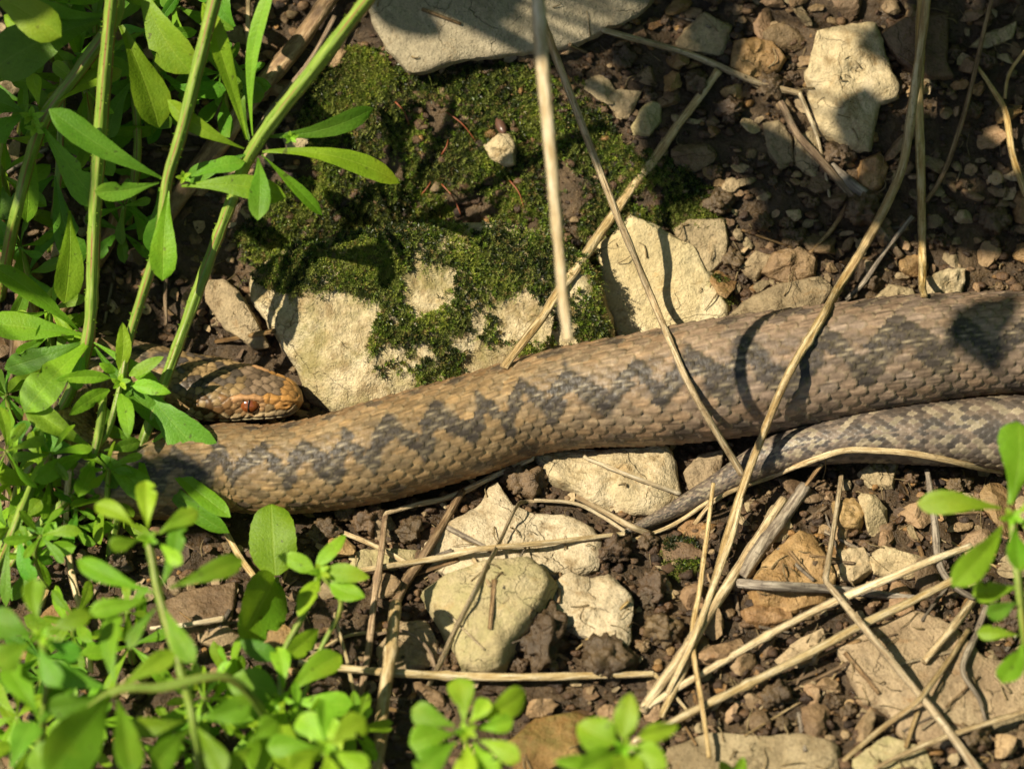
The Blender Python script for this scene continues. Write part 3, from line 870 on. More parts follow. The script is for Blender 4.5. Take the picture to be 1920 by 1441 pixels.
    for g in range(gid):
        k_ = kd[g]
        loc = cent[g]
        i = int(np.argmin(np.linalg.norm(pos[:hN] - loc, axis=1)))
        ss = s[i]; lt = np.dot(loc - pos[i], Bv[i]) / max(aw[i], 1)
        c = np.array([.24, .16, .075]) * (0.55 + 0.8 * gr[g, 0])
        if k_ in ('rostral', 'nose', 'canthus'): c = np.array([.38, .19, .055]) * (0.75 + 0.45 * gr[g, 0])
        elif k_ == 'brow': c = np.array([.40, .22, .10])
        elif k_ == 'lip': c = np.array([.46, .34, .19]) * (0.6 + 0.55 * gr[g, 0])
        elif k_ == 'lowlip': c = np.array([.52, .42, .25]) * (0.8 + 0.3 * gr[g, 0])
        elif k_ == 'cheek': c = np.array([.34, .20, .09]) * (0.75 + 0.5 * gr[g, 0])
        else:
            if ss < 34: c = np.array([.34, .175, .055]) * (0.7 + 0.5 * gr[g, 0])
            # dark cap between the eyes, dark V on the crown
            elif 38 < ss < 112 and abs(lt) < 0.66: c = np.array([.16, .11, .07]) * (0.5 + 1.0 * gr[g, 0])
            elif 120 < ss < 235 and abs(abs(lt) - (0.12 + (ss - 120) / 115 * 0.62)) < 0.17: c = np.array([.085, .066, .05]) * (0.6 + 0.9 * gr[g, 0])
            elif ss > 232 and abs(lt) < 0.45: c = np.array([.09, .075, .07]) * (0.7 + 0.7 * gr[g, 0])
            if 112 < ss < 210 and k_ == 'side' and 0.80 < abs(lt) and gr[g, 1] < 0.8: c = c * np.array([.62, .5, .42])
        gc[g] = c
    hc = gc[own]
    hc = hc * (1 + 0.22 * np.clip((gap - 5) / 6, 0, 1))[..., None]
    gr_ = np.clip(1 - gap / 2.0, 0, 1)[..., None]
    hc = hc * (1 - 0.82 * gr_) 
    hc = hc * (1 - 0.85 * np.clip(lip, 0, 1))[..., None]
    hc = hc * (1 - 0.8 * np.clip(bumpf(26, 74, 3.6, 4, 1.0), 0, 1))[..., None]
    hc = np.where((np.abs(dg) > 125)[..., None] * np.ones((hN, 1, 1)) > 0, belc * 0.9, hc)
    col[:hN] = hc * (1 - wh[..., None]) + col[:hN] * wh[..., None]
    V = base + on * disp[..., None]
    # rest on the ground: flatten what would sink in
    Vf = V.reshape(-1, 3)
    F = grid_faces(n, m, True)
    caps = []
    Vf = np.vstack([Vf, V[0].mean(0)[None] - T[0] * 1.5, V[-1].mean(0)[None] + T[-1] * 6])
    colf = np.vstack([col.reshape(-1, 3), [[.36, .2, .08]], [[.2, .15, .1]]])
    i0, i1 = len(Vf) - 2, len(Vf) - 1
    j = np.arange(m)
    tri0 = np.stack([np.full(m, i0), (j + 1) % m, j, j], 1)
    b0 = (n - 1) * m
    root = empty('snake', np.array([pos[:, 0].mean(), pos[:, 1].mean(), Vf[:, 2].min()]),
                 'long brown snake with dark zigzag back stretched across the stones', 'snake')
    # caps as triangles need the list form; merge them into quads with a doubled corner avoided
    Fl = F
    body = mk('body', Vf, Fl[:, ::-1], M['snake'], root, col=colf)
    add_solid(np.ascontiguousarray(V[::5, ::4]).reshape(-1, 3), grid_faces(len(V[::5]), len(V[0, ::4]), True)[:, ::-1])
    bm = bmesh.new(); bm.from_mesh(body.data)
    bm.verts.ensure_lookup_table()
    for q in range(m):
        bm.faces.new((bm.verts[i0], bm.verts[q], bm.verts[(q + 1) % m])).smooth = True
        bm.faces.new((bm.verts[i1], bm.verts[b0 + (q + 1) % m], bm.verts[b0 + q])).smooth = True
    bm.normal_update()
    bm.to_mesh(body.data); bm.free()
    # eyes
    for sgn in (-1, 1):
        i = int(np.searchsorted(s, 93))
        jj = int(np.round((math.radians(sgn * 76) + math.pi) / (2 * math.pi) * m)) % m
        c = base[i, jj]; nn = on[i, jj]
        e1 = -T[i]; e3 = nrm(nn - e1 * np.dot(nn, e1)); e2 = nrm(np.cross(e3, e1))
        cen = c - e3 * 11.5
        def ball(a1, a2, a3, sh, nu=24, nv=16):
            vs = []
            for a in range(nv + 1):
                th = math.pi * a / nv
                for b in range(nu):
                    f = 2 * math.pi * b / nu
                    vs.append(cen + sh + e1 * a1 * math.sin(th) * math.cos(f) + e2 * a2 * math.sin(th) * math.sin(f) + e3 * a3 * math.cos(th))
            return np.array(vs), grid_faces(nv + 1, nu, True)
        v, f = ball(20.5, 16.5, 16.0, 0)
        eye = mk('eye', v, f[:, ::-1], M['iris'], root)
        v, f = ball(2.3, 12.0, 3.2, e3 * 13.8)
        pu = mk('pupil', v, f[:, ::-1], M['pupil'])
        pu.parent = eye; pu.location = pu.location - root.location - eye.location
    return pos, rad
SPOS, SRAD = build_snake()
build_bvh()

# ------------------------------------------------------------------ loose stones, clods and soil crumbs
def in_poly(x, y, poly):
    c = False
    n = len(poly)
    j = n - 1
    for i in range(n):
        xi, yi = poly[i]; xj, yj = poly[j]
        if (yi > y) != (yj > y) and x < (xj - xi) * (y - yi) / (yj - yi + 1e-9) + xi:
            c = not c
        j = i
    return c

MOSS = [(440, 440), (520, 340), (600, 330), (560, 230), (590, 120), (680, 80), (760, 140), (900, 120), (1050, 120), (1130, 180), (1160, 260), (1250, 290), (1345, 360), (1330, 415), (1220, 425), (1130, 445), (1120, 560), (1150, 640), (1060, 670), (960, 690), (830, 740), (740, 760), (690, 650), (720, 560), (620, 575), (470, 530)]

def project(p):
    r = p - CAM
    k = np.dot(r, VD) / D
    return 960 + np.dot(r, VR) / k, 720.5 - np.dot(r, VU) / k
SNPX = np.array([project(p) for p in SPOS])
def near_snake(x, y, pad):
    d = np.hypot(SNPX[:, 0] - x, SNPX[:, 1] - y)
    return bool(np.any(d < SRAD + pad))

def ico(level):
    bm = bmesh.new()
    bmesh.ops.create_icosphere(bm, subdivisions=level, radius=1.0)
    V = np.array([v.co[:] for v in bm.verts]); F = np.array([[v.index for v in f.verts] for f in bm.faces])
    bm.free()
    return V, F

def rock_shape(level, seed, planes=9, rough=0.09):
    r = np.random.default_rng(seed)
    V, F = ico(level)
    nrmv = r.normal(size=(planes, 3)); nrmv /= np.linalg.norm(nrmv, axis=1)[:, None]
    dist = r.uniform(0.38, 0.85, planes)
    dots = V @ nrmv.T
    rad = np.min(np.where(dots > 0.05, dist / np.maximum(dots, 0.05), 9), axis=1)
    rad = np.minimum(rad, 1.05)
    W = V * rad[:, None]
    for i in range(len(W)):
        W[i] *= 1 + rough * noise.fractal(Vector(W[i] * 2.2) + Vector((seed, 0, 0)), 0.7, 2.0, 4)
    return W, F

def clod_shape(level, seed):
    V, F = ico(level)
    W = V.copy()
    for i in range(len(W)):
        q = Vector(V[i] * 1.5) + Vector((seed * 3.1, 0, 0))
        a = noise.fractal(q, 0.6, 2.2, 5)
        c = noise.voronoi(Vector(V[i] * 2.6) + Vector((seed, 1, 0)))[0][0]
        W[i] *= 0.85 + 0.42 * a - 0.22 * (c - 0.4)
    return W, F

def unit_mesh(name, V, F, mat, angle=None):
    me = bpy.data.meshes.new(name)
    me.from_pydata((V * U).tolist(), [], F.tolist())
    me.polygons.foreach_set('use_smooth', np.ones(len(me.polygons), bool))
    if angle: me.set_sharp_from_angle(angle=math.radians(angle))
    me.materials.append(mat)
    return me

def place(name, me, p, scale, label, cat, group, rot=None):
    o = bpy.data.objects.new(name, me)
    COL.objects.link(o)
    o.location = Vector(p * U)
    o.scale = scale
    o.rotation_euler = rot or (random.uniform(-.4, .4), random.uniform(-.4, .4), random.uniform(0, 6.28))
    tag(o, label, cat, group)
    return o

LAND = [((940, 40), 'the large top slab'), ((1590, 160), 'the upright buff stone'), ((1240, 520), 'the smooth pale yellowish stone'), ((1640, 325), 'the glossy orange pebble'),
        ((1410, 105), 'the rusty lumpy stone'), ((1730, 90), 'the broad dark brown stone'), ((1870, 70), 'the top right flake'), ((1868, 338), 'the round snail shell'), ((1450, 560), 'the mottled brown stone'),
        ((1480, 495), 'the round brown cobble'), ((1775, 525), 'the pale square stone'), ((1727, 400), 'the upright straw'), ((1140, 890), 'the ledged stone'), ((960, 1000), 'the chipped white stone'),
        ((910, 1150), 'the rounded greenish stone'), ((1110, 1145), 'the cream angular stone'), ((1730, 1260), 'the big flat tan stone'), ((1490, 1080), 'the rusty orange wedge'), ((1595, 960), 'the bright orange stone'),
        ((1680, 1050), 'the pinkish tan flake'), ((1330, 890), 'the thin end of the tail'), ((370, 1140), 'the flat brown stone'), ((510, 1060), 'the round seedling leaves'), ((760, 1210), 'the crusted brown stone'),
        ((1050, 1390), 'the mossy ochre stone'), ((1400, 1420), 'the holed bark-like stone'), ((870, 1370), 'the bottom rosette'), ((1170, 1400), 'the bottom right seedling'), ((440, 590), 'the dark leaning slab'),
        ((470, 270), 'the wide cleavers whorl'), ((310, 340), 'the slender cleavers whorl'), ((165, 630), 'the drooping whorl'), ((215, 1295), 'the sprawling cleavers'), ((300, 1122), 'the star whorls'), ((1900, 970), 'the right edge seedling'),
        ((1310, 60), 'the grey-tan top flake'), ((1215, 220), 'the olive oval stone'), ((100, 100), 'the top left leaves'), ((730, 1290), 'the jointed straw stub'), ((1300, 1230), 'the tan stalks'), ((1520, 1210), 'the crossing straws'), ((1660, 890), 'the straw along the tail')]
_used = {}
def where(x, y):
    d, (lx, ly), nm = min((math.hypot(a - x, b - y), (a, b), n_) for (a, b), n_ in LAND)
    dx, dy = x - lx, y - ly
    v = 'above' if dy < -0.42 * abs(dx) else ('below' if dy > 0.42 * abs(dx) else '')
    h = 'left' if dx < -0.42 * abs(dy) else ('right' if dx > 0.42 * abs(dy) else '')
    if v and h: q = v + ' and ' + h + ' of'
    elif v: q = v
    else: q = h + ' of'
    return ('close ' if d < 75 else ('' if d < 130 else 'well ')) + q + ' ' + nm
def size_word(r, lo, hi):
    return 'tiny' if r < lo else ('small' if r < hi else 'medium')

def scatter_stones():
    kinds = {}
    for mname in ('brown', 'ochre', 'tan'):
        kinds[mname] = [unit_mesh('loose_stone', *rock_shape(3, 40 + i + 10 * len(kinds), 8, 0.16), M[mname], 26) for i in range(7)]
    clods = [unit_mesh('soil_clod', *clod_shape(4, 70 + i), M['dark']) for i in range(8)]
    info = {'brown': ('brown stone', 'small brown stones in the soil'), 'ochre': ('rusty orange stone', 'small rusty stones in the soil'), 'tan': ('tan stone chip', 'small tan stone chips in the soil')}
    pts = []
    cnt = 0
    tries = 0
    while cnt < 520 and tries < 16000:
        tries += 1
        x = random.uniform(-40, 1960); y = random.uniform(-40, 1480)
        if random.random() < 0.45: x = random.uniform(1200, 1960); y = random.uniform(-20, 560) if random.random() < .55 else random.uniform(870, 1480)
        r = 9 + 25 * random.random() ** 2.2
        if near_snake(x, y, r * 0.6): continue
        if in_poly(x, y, MOSS): continue
        if any(in_poly(x, y, q) for q in STONE_POLYS): continue
        if any((x - a) ** 2 + (y - b) ** 2 < (0.74 * (r + c)) ** 2 for a, b, c in pts): continue
        pts.append((x, y, r)); cnt += 1
        p = P(x, y, 0)
        u = random.random()
        if u < 0.24:
            place('soil_clod', random.choice(clods), p + np.array([0, 0, r * 0.35]), (r * 1.15, r * 1.15, r * 0.95), size_word(r, 11, 17) + ' dark soil clod ' + where(x, y), 'soil clod', 'soil clods on the bank')
        else:
            k = 'brown' if u < 0.68 else ('ochre' if u < 0.80 else 'tan')
            fl = random.uniform(0.45, 0.9)
            place('loose_stone', random.choice(kinds[k]), p + np.array([0, 0, r * 0.2]), (r * random.uniform(1.1, 1.8), r * random.uniform(.9, 1.3), r * fl), size_word(r, 11, 17) + ' ' + info[k][0] + ' ' + where(x, y), 'stone', info[k][1])
    # clods that can be told apart
    for px, py, r, lb in ((985, 905, 42, 'large dark soil clod wedged under the snake left of the ledged stone'),
                          (1015, 1208, 58, 'large brown soil clod below the cream angular stone'),
                          (1152, 1036, 36, 'soil clod at the tip of the snake tail'),
                          (1224, 1108, 34, 'round rusty-brown clod right of the cream angular stone'),
                          (690, 980, 34, 'dark soil clod just below the snake near the dark straw'),
                          (770, 1000, 28, 'small dark clod left of the chipped white stone'),
                          (1140, 1245, 50, 'low brown clod below the cream stone notch'),
                          (610, 1000, 30, 'dark soil lump right of the upper round leaf')):
        p = P(px, py, 0)
        place('soil_clod', random.choice(clods), p + np.array([0, 0, r * 0.3]), (r * 1.1, r, r * 0.85), lb, 'soil clod', 'soil clods on the bank')
scatter_stones()

def soil_crumbs():
    shapes = [clod_shape(2, 100 + i) for i in range(3)] + [rock_shape(2, 130 + i, 7, 0.16) for i in range(9)]
    small = [rock_shape(1, 160 + i, 6, 0.25) for i in range(6)]
    VV, FF, CC = [], [], []
    base = 0
    pal = [((.055, .028, .012), 10), ((.09, .048, .021), 7), ((.13, .075, .035), 4), ((.22, .115, .035), 1.5), ((.24, .165, .085), 1.3), ((.03, .016, .008), 5)]
    cols = np.array([c for c, w in pal]); wt = np.array([w for c, w in pal]); wt = wt / wt.sum()
    rim = []
    for q in STONE_POLYS:
        w_ = resample(q, max(14, int(np.linalg.norm(q.max(0) - q.min(0)) / 7)))
        c_ = q.mean(0)
        for a in w_:
            if rng.random() < 0.75: rim.append(a + (a - c_) / (np.linalg.norm(a - c_) + 1e-6) * rng.uniform(1, 14) + np.array([0, 4.0]))
    for i in range(14000 + len(rim)):
        x = rng.uniform(-120, 2040); y = rng.uniform(-100, 1540)
        if i >= 14000: x, y = rim[i - 14000]
        r = 2.0 + 11.0 * rng.random() ** 3.0
        p = P(x, y, 0)
        V, F = small[i % 6] if r < 4.5 else shapes[rng.integers(12)]
        an = rng.uniform(0, 6.283); c, s = math.cos(an), math.sin(an)
        tl = rng.uniform(-1, 1); ct, st = math.cos(tl), math.sin(tl)
        W = V @ np.array([[c, -s, 0], [s, c, 0], [0, 0, 1]]) @ np.array([[1, 0, 0], [0, ct, -st], [0, st, ct]])
        W = W * r * np.array([rng.uniform(.8, 1.5), rng.uniform(.7, 1.1), rng.uniform(.5, .9)]) + p + np.array([0, 0, r * 0.45 - 1.0])
        VV.append(W); FF.append(F + base); base += len(W)
        col = cols[rng.choice(len(cols), p=wt)] * rng.uniform(0.7, 1.3)
        CC.append(np.repeat(col[None], len(W), 0))
    o = mk('soil_crumbs', np.concatenate(VV), np.concatenate(FF), M['crumb'], col=np.concatenate(CC))
    tag(o, 'loose dark brown crumbs of damp soil and grit', 'soil', None, 'stuff')
soil_crumbs()

def leaf_scraps():
    VV, FF, CC = [], [], []
    nb = 0
    for i in range(900):
        x = rng.uniform(-60, 1980); y = rng.uniform(-40, 1480)
        if near_snake(x, y, 4) or in_poly(x, y, MOSS): continue
        p = P(x, y, 0)
        n = nrm(gnormal(p) + rng.normal(size=3) * 0.35)
        e1 = nrm(np.cross(n, rng.normal(size=3))); e2 = np.cross(n, e1)
        L = rng.uniform(6, 22); W = L * rng.uniform(.25, .8); k = 7
        bend = rng.uniform(-.5, .5)
        c = p + n * rng.uniform(3, 8)
        pts = [c]
        for q in range(k):
            a = q / k * 6.283; rr = rng.uniform(.6, 1.1)
            u, v = math.cos(a) * L * rr, math.sin(a) * W * rr
            pts.append(c + e1 * u + e2 * v + n * (bend * u * u / L + rng.normal() * 0.8))
        VV += pts
        for q in range(k): FF.append((nb, nb + 1 + q, nb + 1 + (q + 1) % k))
        nb += k + 1
        cc = np.array([(.20, .12, .055), (.13, .075, .035), (.30, .21, .11), (.09, .055, .03), (.36, .27, .15)][rng.integers(5)]) * rng.uniform(.7, 1.2)
        CC += [cc] * (k + 1)
    o = mk('leaf_litter', np.array(VV), np.array(FF), M['crumb'], col=np.array(CC))
    tag(o, 'small brown scraps of dead leaves strewn over the soil', 'leaf litter', None, 'stuff')
leaf_scraps()

# ------------------------------------------------------------------ moss
def build_moss():
    VV, FF, CC = [], [], []
    base = 0
    poly = MOSS
    patches = [[(590, 150), (640, 90), (720, 90), (740, 160), (640, 220)], [(1250, 370), (1330, 360), (1340, 410), (1270, 415)],
               [(1245, 1015), (1300, 1010), (1310, 1060), (1260, 1080)], [(1330, 520), (1365, 525), (1360, 560), (1335, 550)],
               [(470, 470), (560, 400), (700, 420), (740, 500), (700, 550), (560, 540)]]
    n = 0; tries = 0; pts = []
    while n < 21000 and tries < 120000:
        tries += 1
        if rng.random() < 0.16:
            q = patches[rng.integers(len(patches))]
            a = np.array(q); x = rng.uniform(a[:, 0].min(), a[:, 0].max()); y = rng.uniform(a[:, 1].min(), a[:, 1].max())
            if not in_poly(x, y, q): continue
        else:
            x = rng.uniform(430, 1350); y = rng.uniform(70, 780)
            if not in_poly(x, y, poly): continue
            f = noise.fractal(Vector((x / 110, y / 110, 4.0)), 0.55, 2.1, 6) + rng.normal() * 0.13
            thr = -0.30 if y < 430 else (-0.30 if y < 560 else -0.05)
            # bare places where the pale rock shows
            for bx, by, br in ((785, 545, 60), (955, 590, 55), (620, 430, 45), (640, 620, 90), (900, 690, 70), (800, 650, 30), (760, 720, 40), (610, 680, 80), (860, 640, 36)):
                dd = math.hypot(x - bx, y - by) / br + 0.75 * noise.fractal(Vector((x / 38, y / 38, 7.0)), 0.6, 2.0, 4)
                thr += 1.0 * max(0, 1 - dd)
            if f < thr: continue
        if y > 600 and near_snake(x, y, 2): continue
        if any(q[:, 0].min() < x < q[:, 0].max() and q[:, 1].min() < y < q[:, 1].max() and in_poly(x, y, q) for k_, q in enumerate(STONE_POLYS) if k_ != 4): continue
        hp, hn = Bn(x, y)
        n += 1
        tone = noise.noise(Vector((x / 90, y / 90, 9.0)))
        pts.append(np.concatenate([hp, hn, [tone]]))
    A = np.array(pts)
    hp, hn, tone = A[:, :3], A[:, 3:6], A[:, 6] + rng.normal(size=n) * 0.28
    def nv(v): return v / (np.linalg.norm(v, axis=-1, keepdims=True) + 1e-9)
    pal = np.array([[.022, .032, .008], [.055, .085, .012], [.12, .18, .018], [.22, .25, .035]])
    c = pal[np.digitize(tone, [-0.06, 0.14, 0.36])]
    c = np.where((rng.random(n) < 0.10)[:, None], [.20, .15, .05], c) * rng.uniform(0.7, 1.3, n)[:, None]
    fe = rng.random(n) < 0.14
    ax = nv(hn * 0.9 + np.array([0, -0.25, 0.35]) + rng.normal(size=(n, 3)) * 0.33)
    h = rng.uniform(5, 15, n)
    axf = nv(np.stack([rng.normal(size=n) * 0.5, np.full(n, -0.7), np.full(n, -0.25)], 1) + hn * 0.45)
    ax = np.where(fe[:, None], axf, ax); h = np.where(fe, rng.uniform(18, 34, n), h)
    c = np.where(fe[:, None], np.array([.20, .23, .05]) * rng.uniform(0.6, 1.2, n)[:, None], c)
    e1 = np.where(fe[:, None], nv(np.cross(ax, hn)), nv(np.cross(ax, rng.normal(size=(n, 3)))))
    e2 = np.cross(ax, e1)
    kk = np.where(fe, 14, rng.integers(7, 11, n))
    for q in range(14):
        m = kk > q
        if not m.any(): continue
        g = int(m.sum()); t = ((q + 1) / kk[m])[:, None]; F_ = fe[m][:, None]; X, E1, E2, H = ax[m], e1[m], e2[m], h[m][:, None]
        an = (q * 2.4 + rng.uniform(-.3, .3, g))[:, None]
        radv = E1 * np.cos(an) + E2 * np.sin(an)
        out1 = nv(radv * rng.uniform(.6, 1.1, g)[:, None] + X * (.25 + .75 * t))
        out2 = nv(E1 * (1 if q % 2 else -1) + X * 0.6 + rng.normal(size=(g, 3)) * .15)
        out = np.where(F_, out2, out1)
        bs = np.where(F_, hp[m] + hn[m] * 4 + X * H * t, hp[m] + X * H * (.35 + .65 * t) - X * 1.5)
        ln = np.where(F_, rng.uniform(5, 8, g)[:, None] * (1.15 - .6 * t), rng.uniform(5, 9.5, g)[:, None])
        wd = np.where(F_, 1.3, rng.uniform(.9, 1.5, g)[:, None])
        sd = nv(np.cross(out, X + rng.normal(size=(g, 3)) * .2)) * wd
        m1 = bs + out * ln * .4
        tip = bs + out * ln + X * rng.uniform(-1, .6, g)[:, None]
        cc = c[m] * rng.uniform(.8, 1.25, g)[:, None]
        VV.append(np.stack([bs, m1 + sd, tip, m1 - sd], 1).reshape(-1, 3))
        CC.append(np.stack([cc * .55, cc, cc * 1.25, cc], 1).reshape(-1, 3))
    VV = np.concatenate(VV); CC = np.concatenate(CC)
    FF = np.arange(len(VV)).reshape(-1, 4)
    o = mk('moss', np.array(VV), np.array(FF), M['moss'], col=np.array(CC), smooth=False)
    tag(o, 'wet dark to bright green moss covering the boulder and bank', 'moss', None, 'stuff')
build_moss()

# ------------------------------------------------------------------ straws, twigs
def curve_pts(pts, step=9.0):
    A = np.array(pts, float)
    if len(A) == 2:
        n = max(3, int(np.linalg.norm(A[1] - A[0]) / step))
        return np.array([A[0] + (A[1] - A[0]) * t for t in np.linspace(0, 1, n)])
    q, R = catmull(A, np.zeros(len(A)), step)
    return np.vstack([R[:, :3], A[-1]])

def tube(C, rad, sides=10, flat=1.0, ridges=0.0, rk=4, nodes=(), seed=0, twist=0.0):
    n = len(C)
    T = np.gradient(C, axis=0); T /= np.linalg.norm(T, axis=1)[:, None] + 1e-9
    e = nrm(np.cross(T[0], -VD + 0.01)); E = []
    for i in range(n):
        e = e - T[i] * np.dot(e, T[i]); e = nrm(e); E.append(e)
    E = np.array(E); G = np.cross(T, E)
    rad = np.interp(np.linspace(0, 1, n), np.linspace(0, 1, len(rad)), rad) if hasattr(rad, '__len__') else np.full(n, rad)
    r_ = np.random.default_rng(seed)
    s = np.concatenate([[0], np.cumsum(np.linalg.norm(np.diff(C, axis=0), axis=1))])
    rad = rad * (1 + 0.05 * np.interp(s, np.arange(0, s[-1] + 40, 20), r_.normal(size=len(np.arange(0, s[-1] + 40, 20)))))
    for nd in nodes:
        rad = rad * (1 + 0.38 * np.exp(-((s - nd * s[-1]) / 9.0) ** 2))
    th = np.linspace(0, 2 * np.pi, sides, endpoint=False)
    V, UV = [], []
    for i in range(n):
        a = th + twist * s[i]
        rr = rad[i] * (1 + ridges * np.cos(rk * th))
        V.append(C[i] + E[i] * (rr * np.cos(a))[:, None] + G[i] * (rr * flat * np.sin(a))[:, None])
        UV.append(np.stack([th / (2 * np.pi), np.full(sides, s[i])], 1))
    V = np.concatenate(V + [C[:1], C[-1:]]); UV = np.concatenate(UV + [[[0, 0]], [[0, s[-1]]]])
    F = [list(map(int, f)) for f in grid_faces(n, sides, True)]
    a, b = n * sides, n * sides + 1
    for j in range(sides):
        F.append([a, (j + 1) % sides, j]); F.append([b, (n - 1) * sides + j, (n - 1) * sides + (j + 1) % sides])
    return V, F, UV

_st = 0
def straw(label, pts, w, mat='straw', name='dry_straw', cat='straw', nodes=(), flat=0.75, group=None, fork=None, wiggle=1.2, air=False, over=None):
    """pts: (px, py, lift above what lies there)"""
    global _st
    _st += 1
    f = P if air else B
    C = curve_pts([f(*p) for p in pts])
    r_ = np.random.default_rng(900 + _st)
    n = len(C)
    kn = max(3, n // 7)
    wob = np.stack([np.interp(np.linspace(0, 1, n), np.linspace(0, 1, kn), r_.normal(size=kn)) for _ in range(3)], 1) * wiggle
    wob[0] = wob[-1] = 0
    C = C + wob
    if over is None: over = not air
    if over:
        wmax = (max(w) if hasattr(w, '__len__') else w) * 0.5
        for it in range(3):
            push = np.zeros(n)
            for i in range(n):
                x, y = project(C[i]); r = nrm(C[i] - CAM); dist = np.linalg.norm(C[i] - CAM)
                if over != True and y > over: continue
                hit = BVH.ray_cast(Vector(CAM), Vector(r))
                if hit[0] is not None and dist > hit[3] - wmax * flat:
                    push[i] = dist - (hit[3] - wmax * flat)
            if push.max() <= 0: break
            full = push.copy()
            kk = 9
            sm = np.convolve(np.pad(push, kk, 'edge'), np.hanning(2 * kk + 1) / np.hanning(2 * kk + 1).sum(), 'same')[kk:-kk]
            sm = np.maximum(sm, full)
            sm = np.convolve(np.pad(sm, 3, 'edge'), np.ones(7) / 7, 'same')[3:-3] if it < 2 else sm
            for i in range(n):
                C[i] = C[i] - nrm(C[i] - CAM) * sm[i]
    rad = [q * 0.445 for q in w] if hasattr(w, '__len__') else [w * 0.445, w * 0.41]
    V, F, UV = tube(C, rad, 10, flat, 0.07, 3, nodes, _st)
    if fork:
        root = empty(name, [C[:, 0].mean(), C[:, 1].mean(), C[:, 2].min()], label, cat, group)
        mk('stalk', V, F, M[mat], root, uv=UV)
        for fp, fw in fork:
            C2 = curve_pts([f(*p) for p in fp])
            V, F, UV = tube(C2, [fw * .5, fw * .3], 8, 0.8, 0.05, 3, (), _st)
            mk('side_branch', V, F, M[mat], root, uv=UV)
        return root
    o = mk(name, V, F, M[mat], uv=UV)
    tag(o, label, cat, group)
    return o

straw('thick out-of-focus straw hanging down from the top centre over the moss', [(1008, -60, 760), (1016, 100, 730), (1030, 260, 700), (1045, 430, 660), (1058, 570, 640), (1066, 638, 630)], [29, 27, 23, 21], 'straw_pale', air=True, wiggle=0.5)
straw('long slender straw slanting from the top centre to the snake tail', [(1012, 20, 330), (1040, 100, 280), (1100, 255, 190), (1170, 430, 100), (1240, 600, 40), (1300, 735, 9), (1392, 888, 10)], [17, 16, 14, 15], 'straw', air=False, wiggle=0.5)
straw('flat straw slanting across the moss from the upper right', [(1348, 132, 22), (1260, 255, 14), (1160, 390, 18), (1040, 560, 16), (945, 690, 12)], [18, 20, 21, 18], 'straw', nodes=(0.3,), flat=0.5, over=600)
straw('grey straw pointing right from the corner of the top slab with two thin branchlets', [(1128, 54, 16), (1290, 102, 22), (1420, 155, 26), (1500, 174, 24)], [13, 15, 14], 'straw', fork=[([(1498, 172, 24), (1450, 172, 20), (1412, 160, 16), (1396, 142, 14)], 5), ([(1498, 172, 24), (1530, 250, 18), (1545, 310, 16), (1557, 378, 14)], 9)])
straw('long knotted straw running from top right over the snake to the lower centre', [(1742, -30, 120), (1715, 170, 90), (1690, 320, 70), (1640, 425, 62), (1560, 565, 45), (1486, 690, 26), (1440, 790, 30), (1402, 890, 30), (1370, 985, 46), (1340, 1090, 40), (1290, 1240, 30), (1240, 1345, 20)], [19, 20, 20, 17, 16, 15], 'straw', nodes=(0.51,), wiggle=0.8)
straw('straight upright straw dropping from the top edge to behind the snake', [(1728, -30, 46), (1724, 140, 34), (1727, 330, 28), (1731, 500, 22), (1733, 556, 16)], [21, 20, 18, 15], 'straw', flat=0.5, over=520)
straw('thin curved grey straw at the top right bending down left', [(1864, -20, 46), (1822, 160, 36), (1782, 290, 30), (1755, 352, 24), (1735, 380, 22)], [9, 11, 12], 'straw_brown')
straw('slanting grey straw reaching the upper edge of the snake', [(1712, 405, 30), (1660, 470, 24), (1618, 530, 20), (1585, 562, 14)], 11, 'twig_grey', over=540)
straw('bent double straw arching at the right edge near the snail shell', [(1830, 120, 20), (1860, 165, 30), (1885, 210, 34), (1900, 290, 28), (1925, 365, 20)], [8, 13, 16, 12], 'straw', fork=[([(1885, 205, 34), (1890, 250, 30), (1905, 320, 24)], 7)])
straw('short straw curving in from the right edge at the top', [(1935, 80, 30), (1905, 120, 26), (1890, 150, 20), (1884, 185, 16)], 8, 'straw')
straw('brown flattened stem lying diagonally below the upright buff stone', [(1462, 190, 18), (1500, 255, 18), (1540, 300, 18), (1590, 360, 18), (1640, 420, 18), (1690, 482, 16)], [14, 18, 18, 15], 'straw_brown', flat=0.5)
straw('small bent straw on the soil below the purple-brown stick', [(1583, 365, 16), (1584, 385, 16), (1560, 425, 16), (1518, 474, 14)], 10, 'straw_brown')
straw('thick purple-brown broken stick below the upright buff stone', [(1555, 305, 14), (1590, 340, 14), (1625, 365, 14)], [24, 26, 24], 'twig_grey', 'stick', 'stick')
straw('long pale straw lying from the leaves to the tail tip', [(610, 1080, 30), (720, 1062, 26), (830, 1044, 20), (900, 1030, 26), (1050, 1014, 22), (1172, 1000, 14)], [11, 13, 12, 9], 'straw_pale', wiggle=0.6)
straw('bright pale horizontal straw below the rounded greenish stone', [(560, 1240, 40), (640, 1252, 38), (760, 1262, 36), (850, 1266, 34), (1000, 1268, 34), (1100, 1266, 34), (1226, 1262, 28)], [15, 17, 17, 13], 'straw_pale', nodes=(0.42,), wiggle=0.6, fork=[([(1226, 1262, 28), (1262, 1300, 24), (1292, 1335, 20)], 9)])
straw('gold flat straw blade leaning across the rounded greenish stone', [(1018, 938, 20), (988, 940, 26), (968, 952, 28), (935, 1020, 22), (890, 1110, 16), (850, 1190, 18), (822, 1250, 20), (790, 1310, 12)], [7, 11, 17, 16, 12], 'straw', name='dry_grass_blade', flat=0.3, wiggle=0.5)
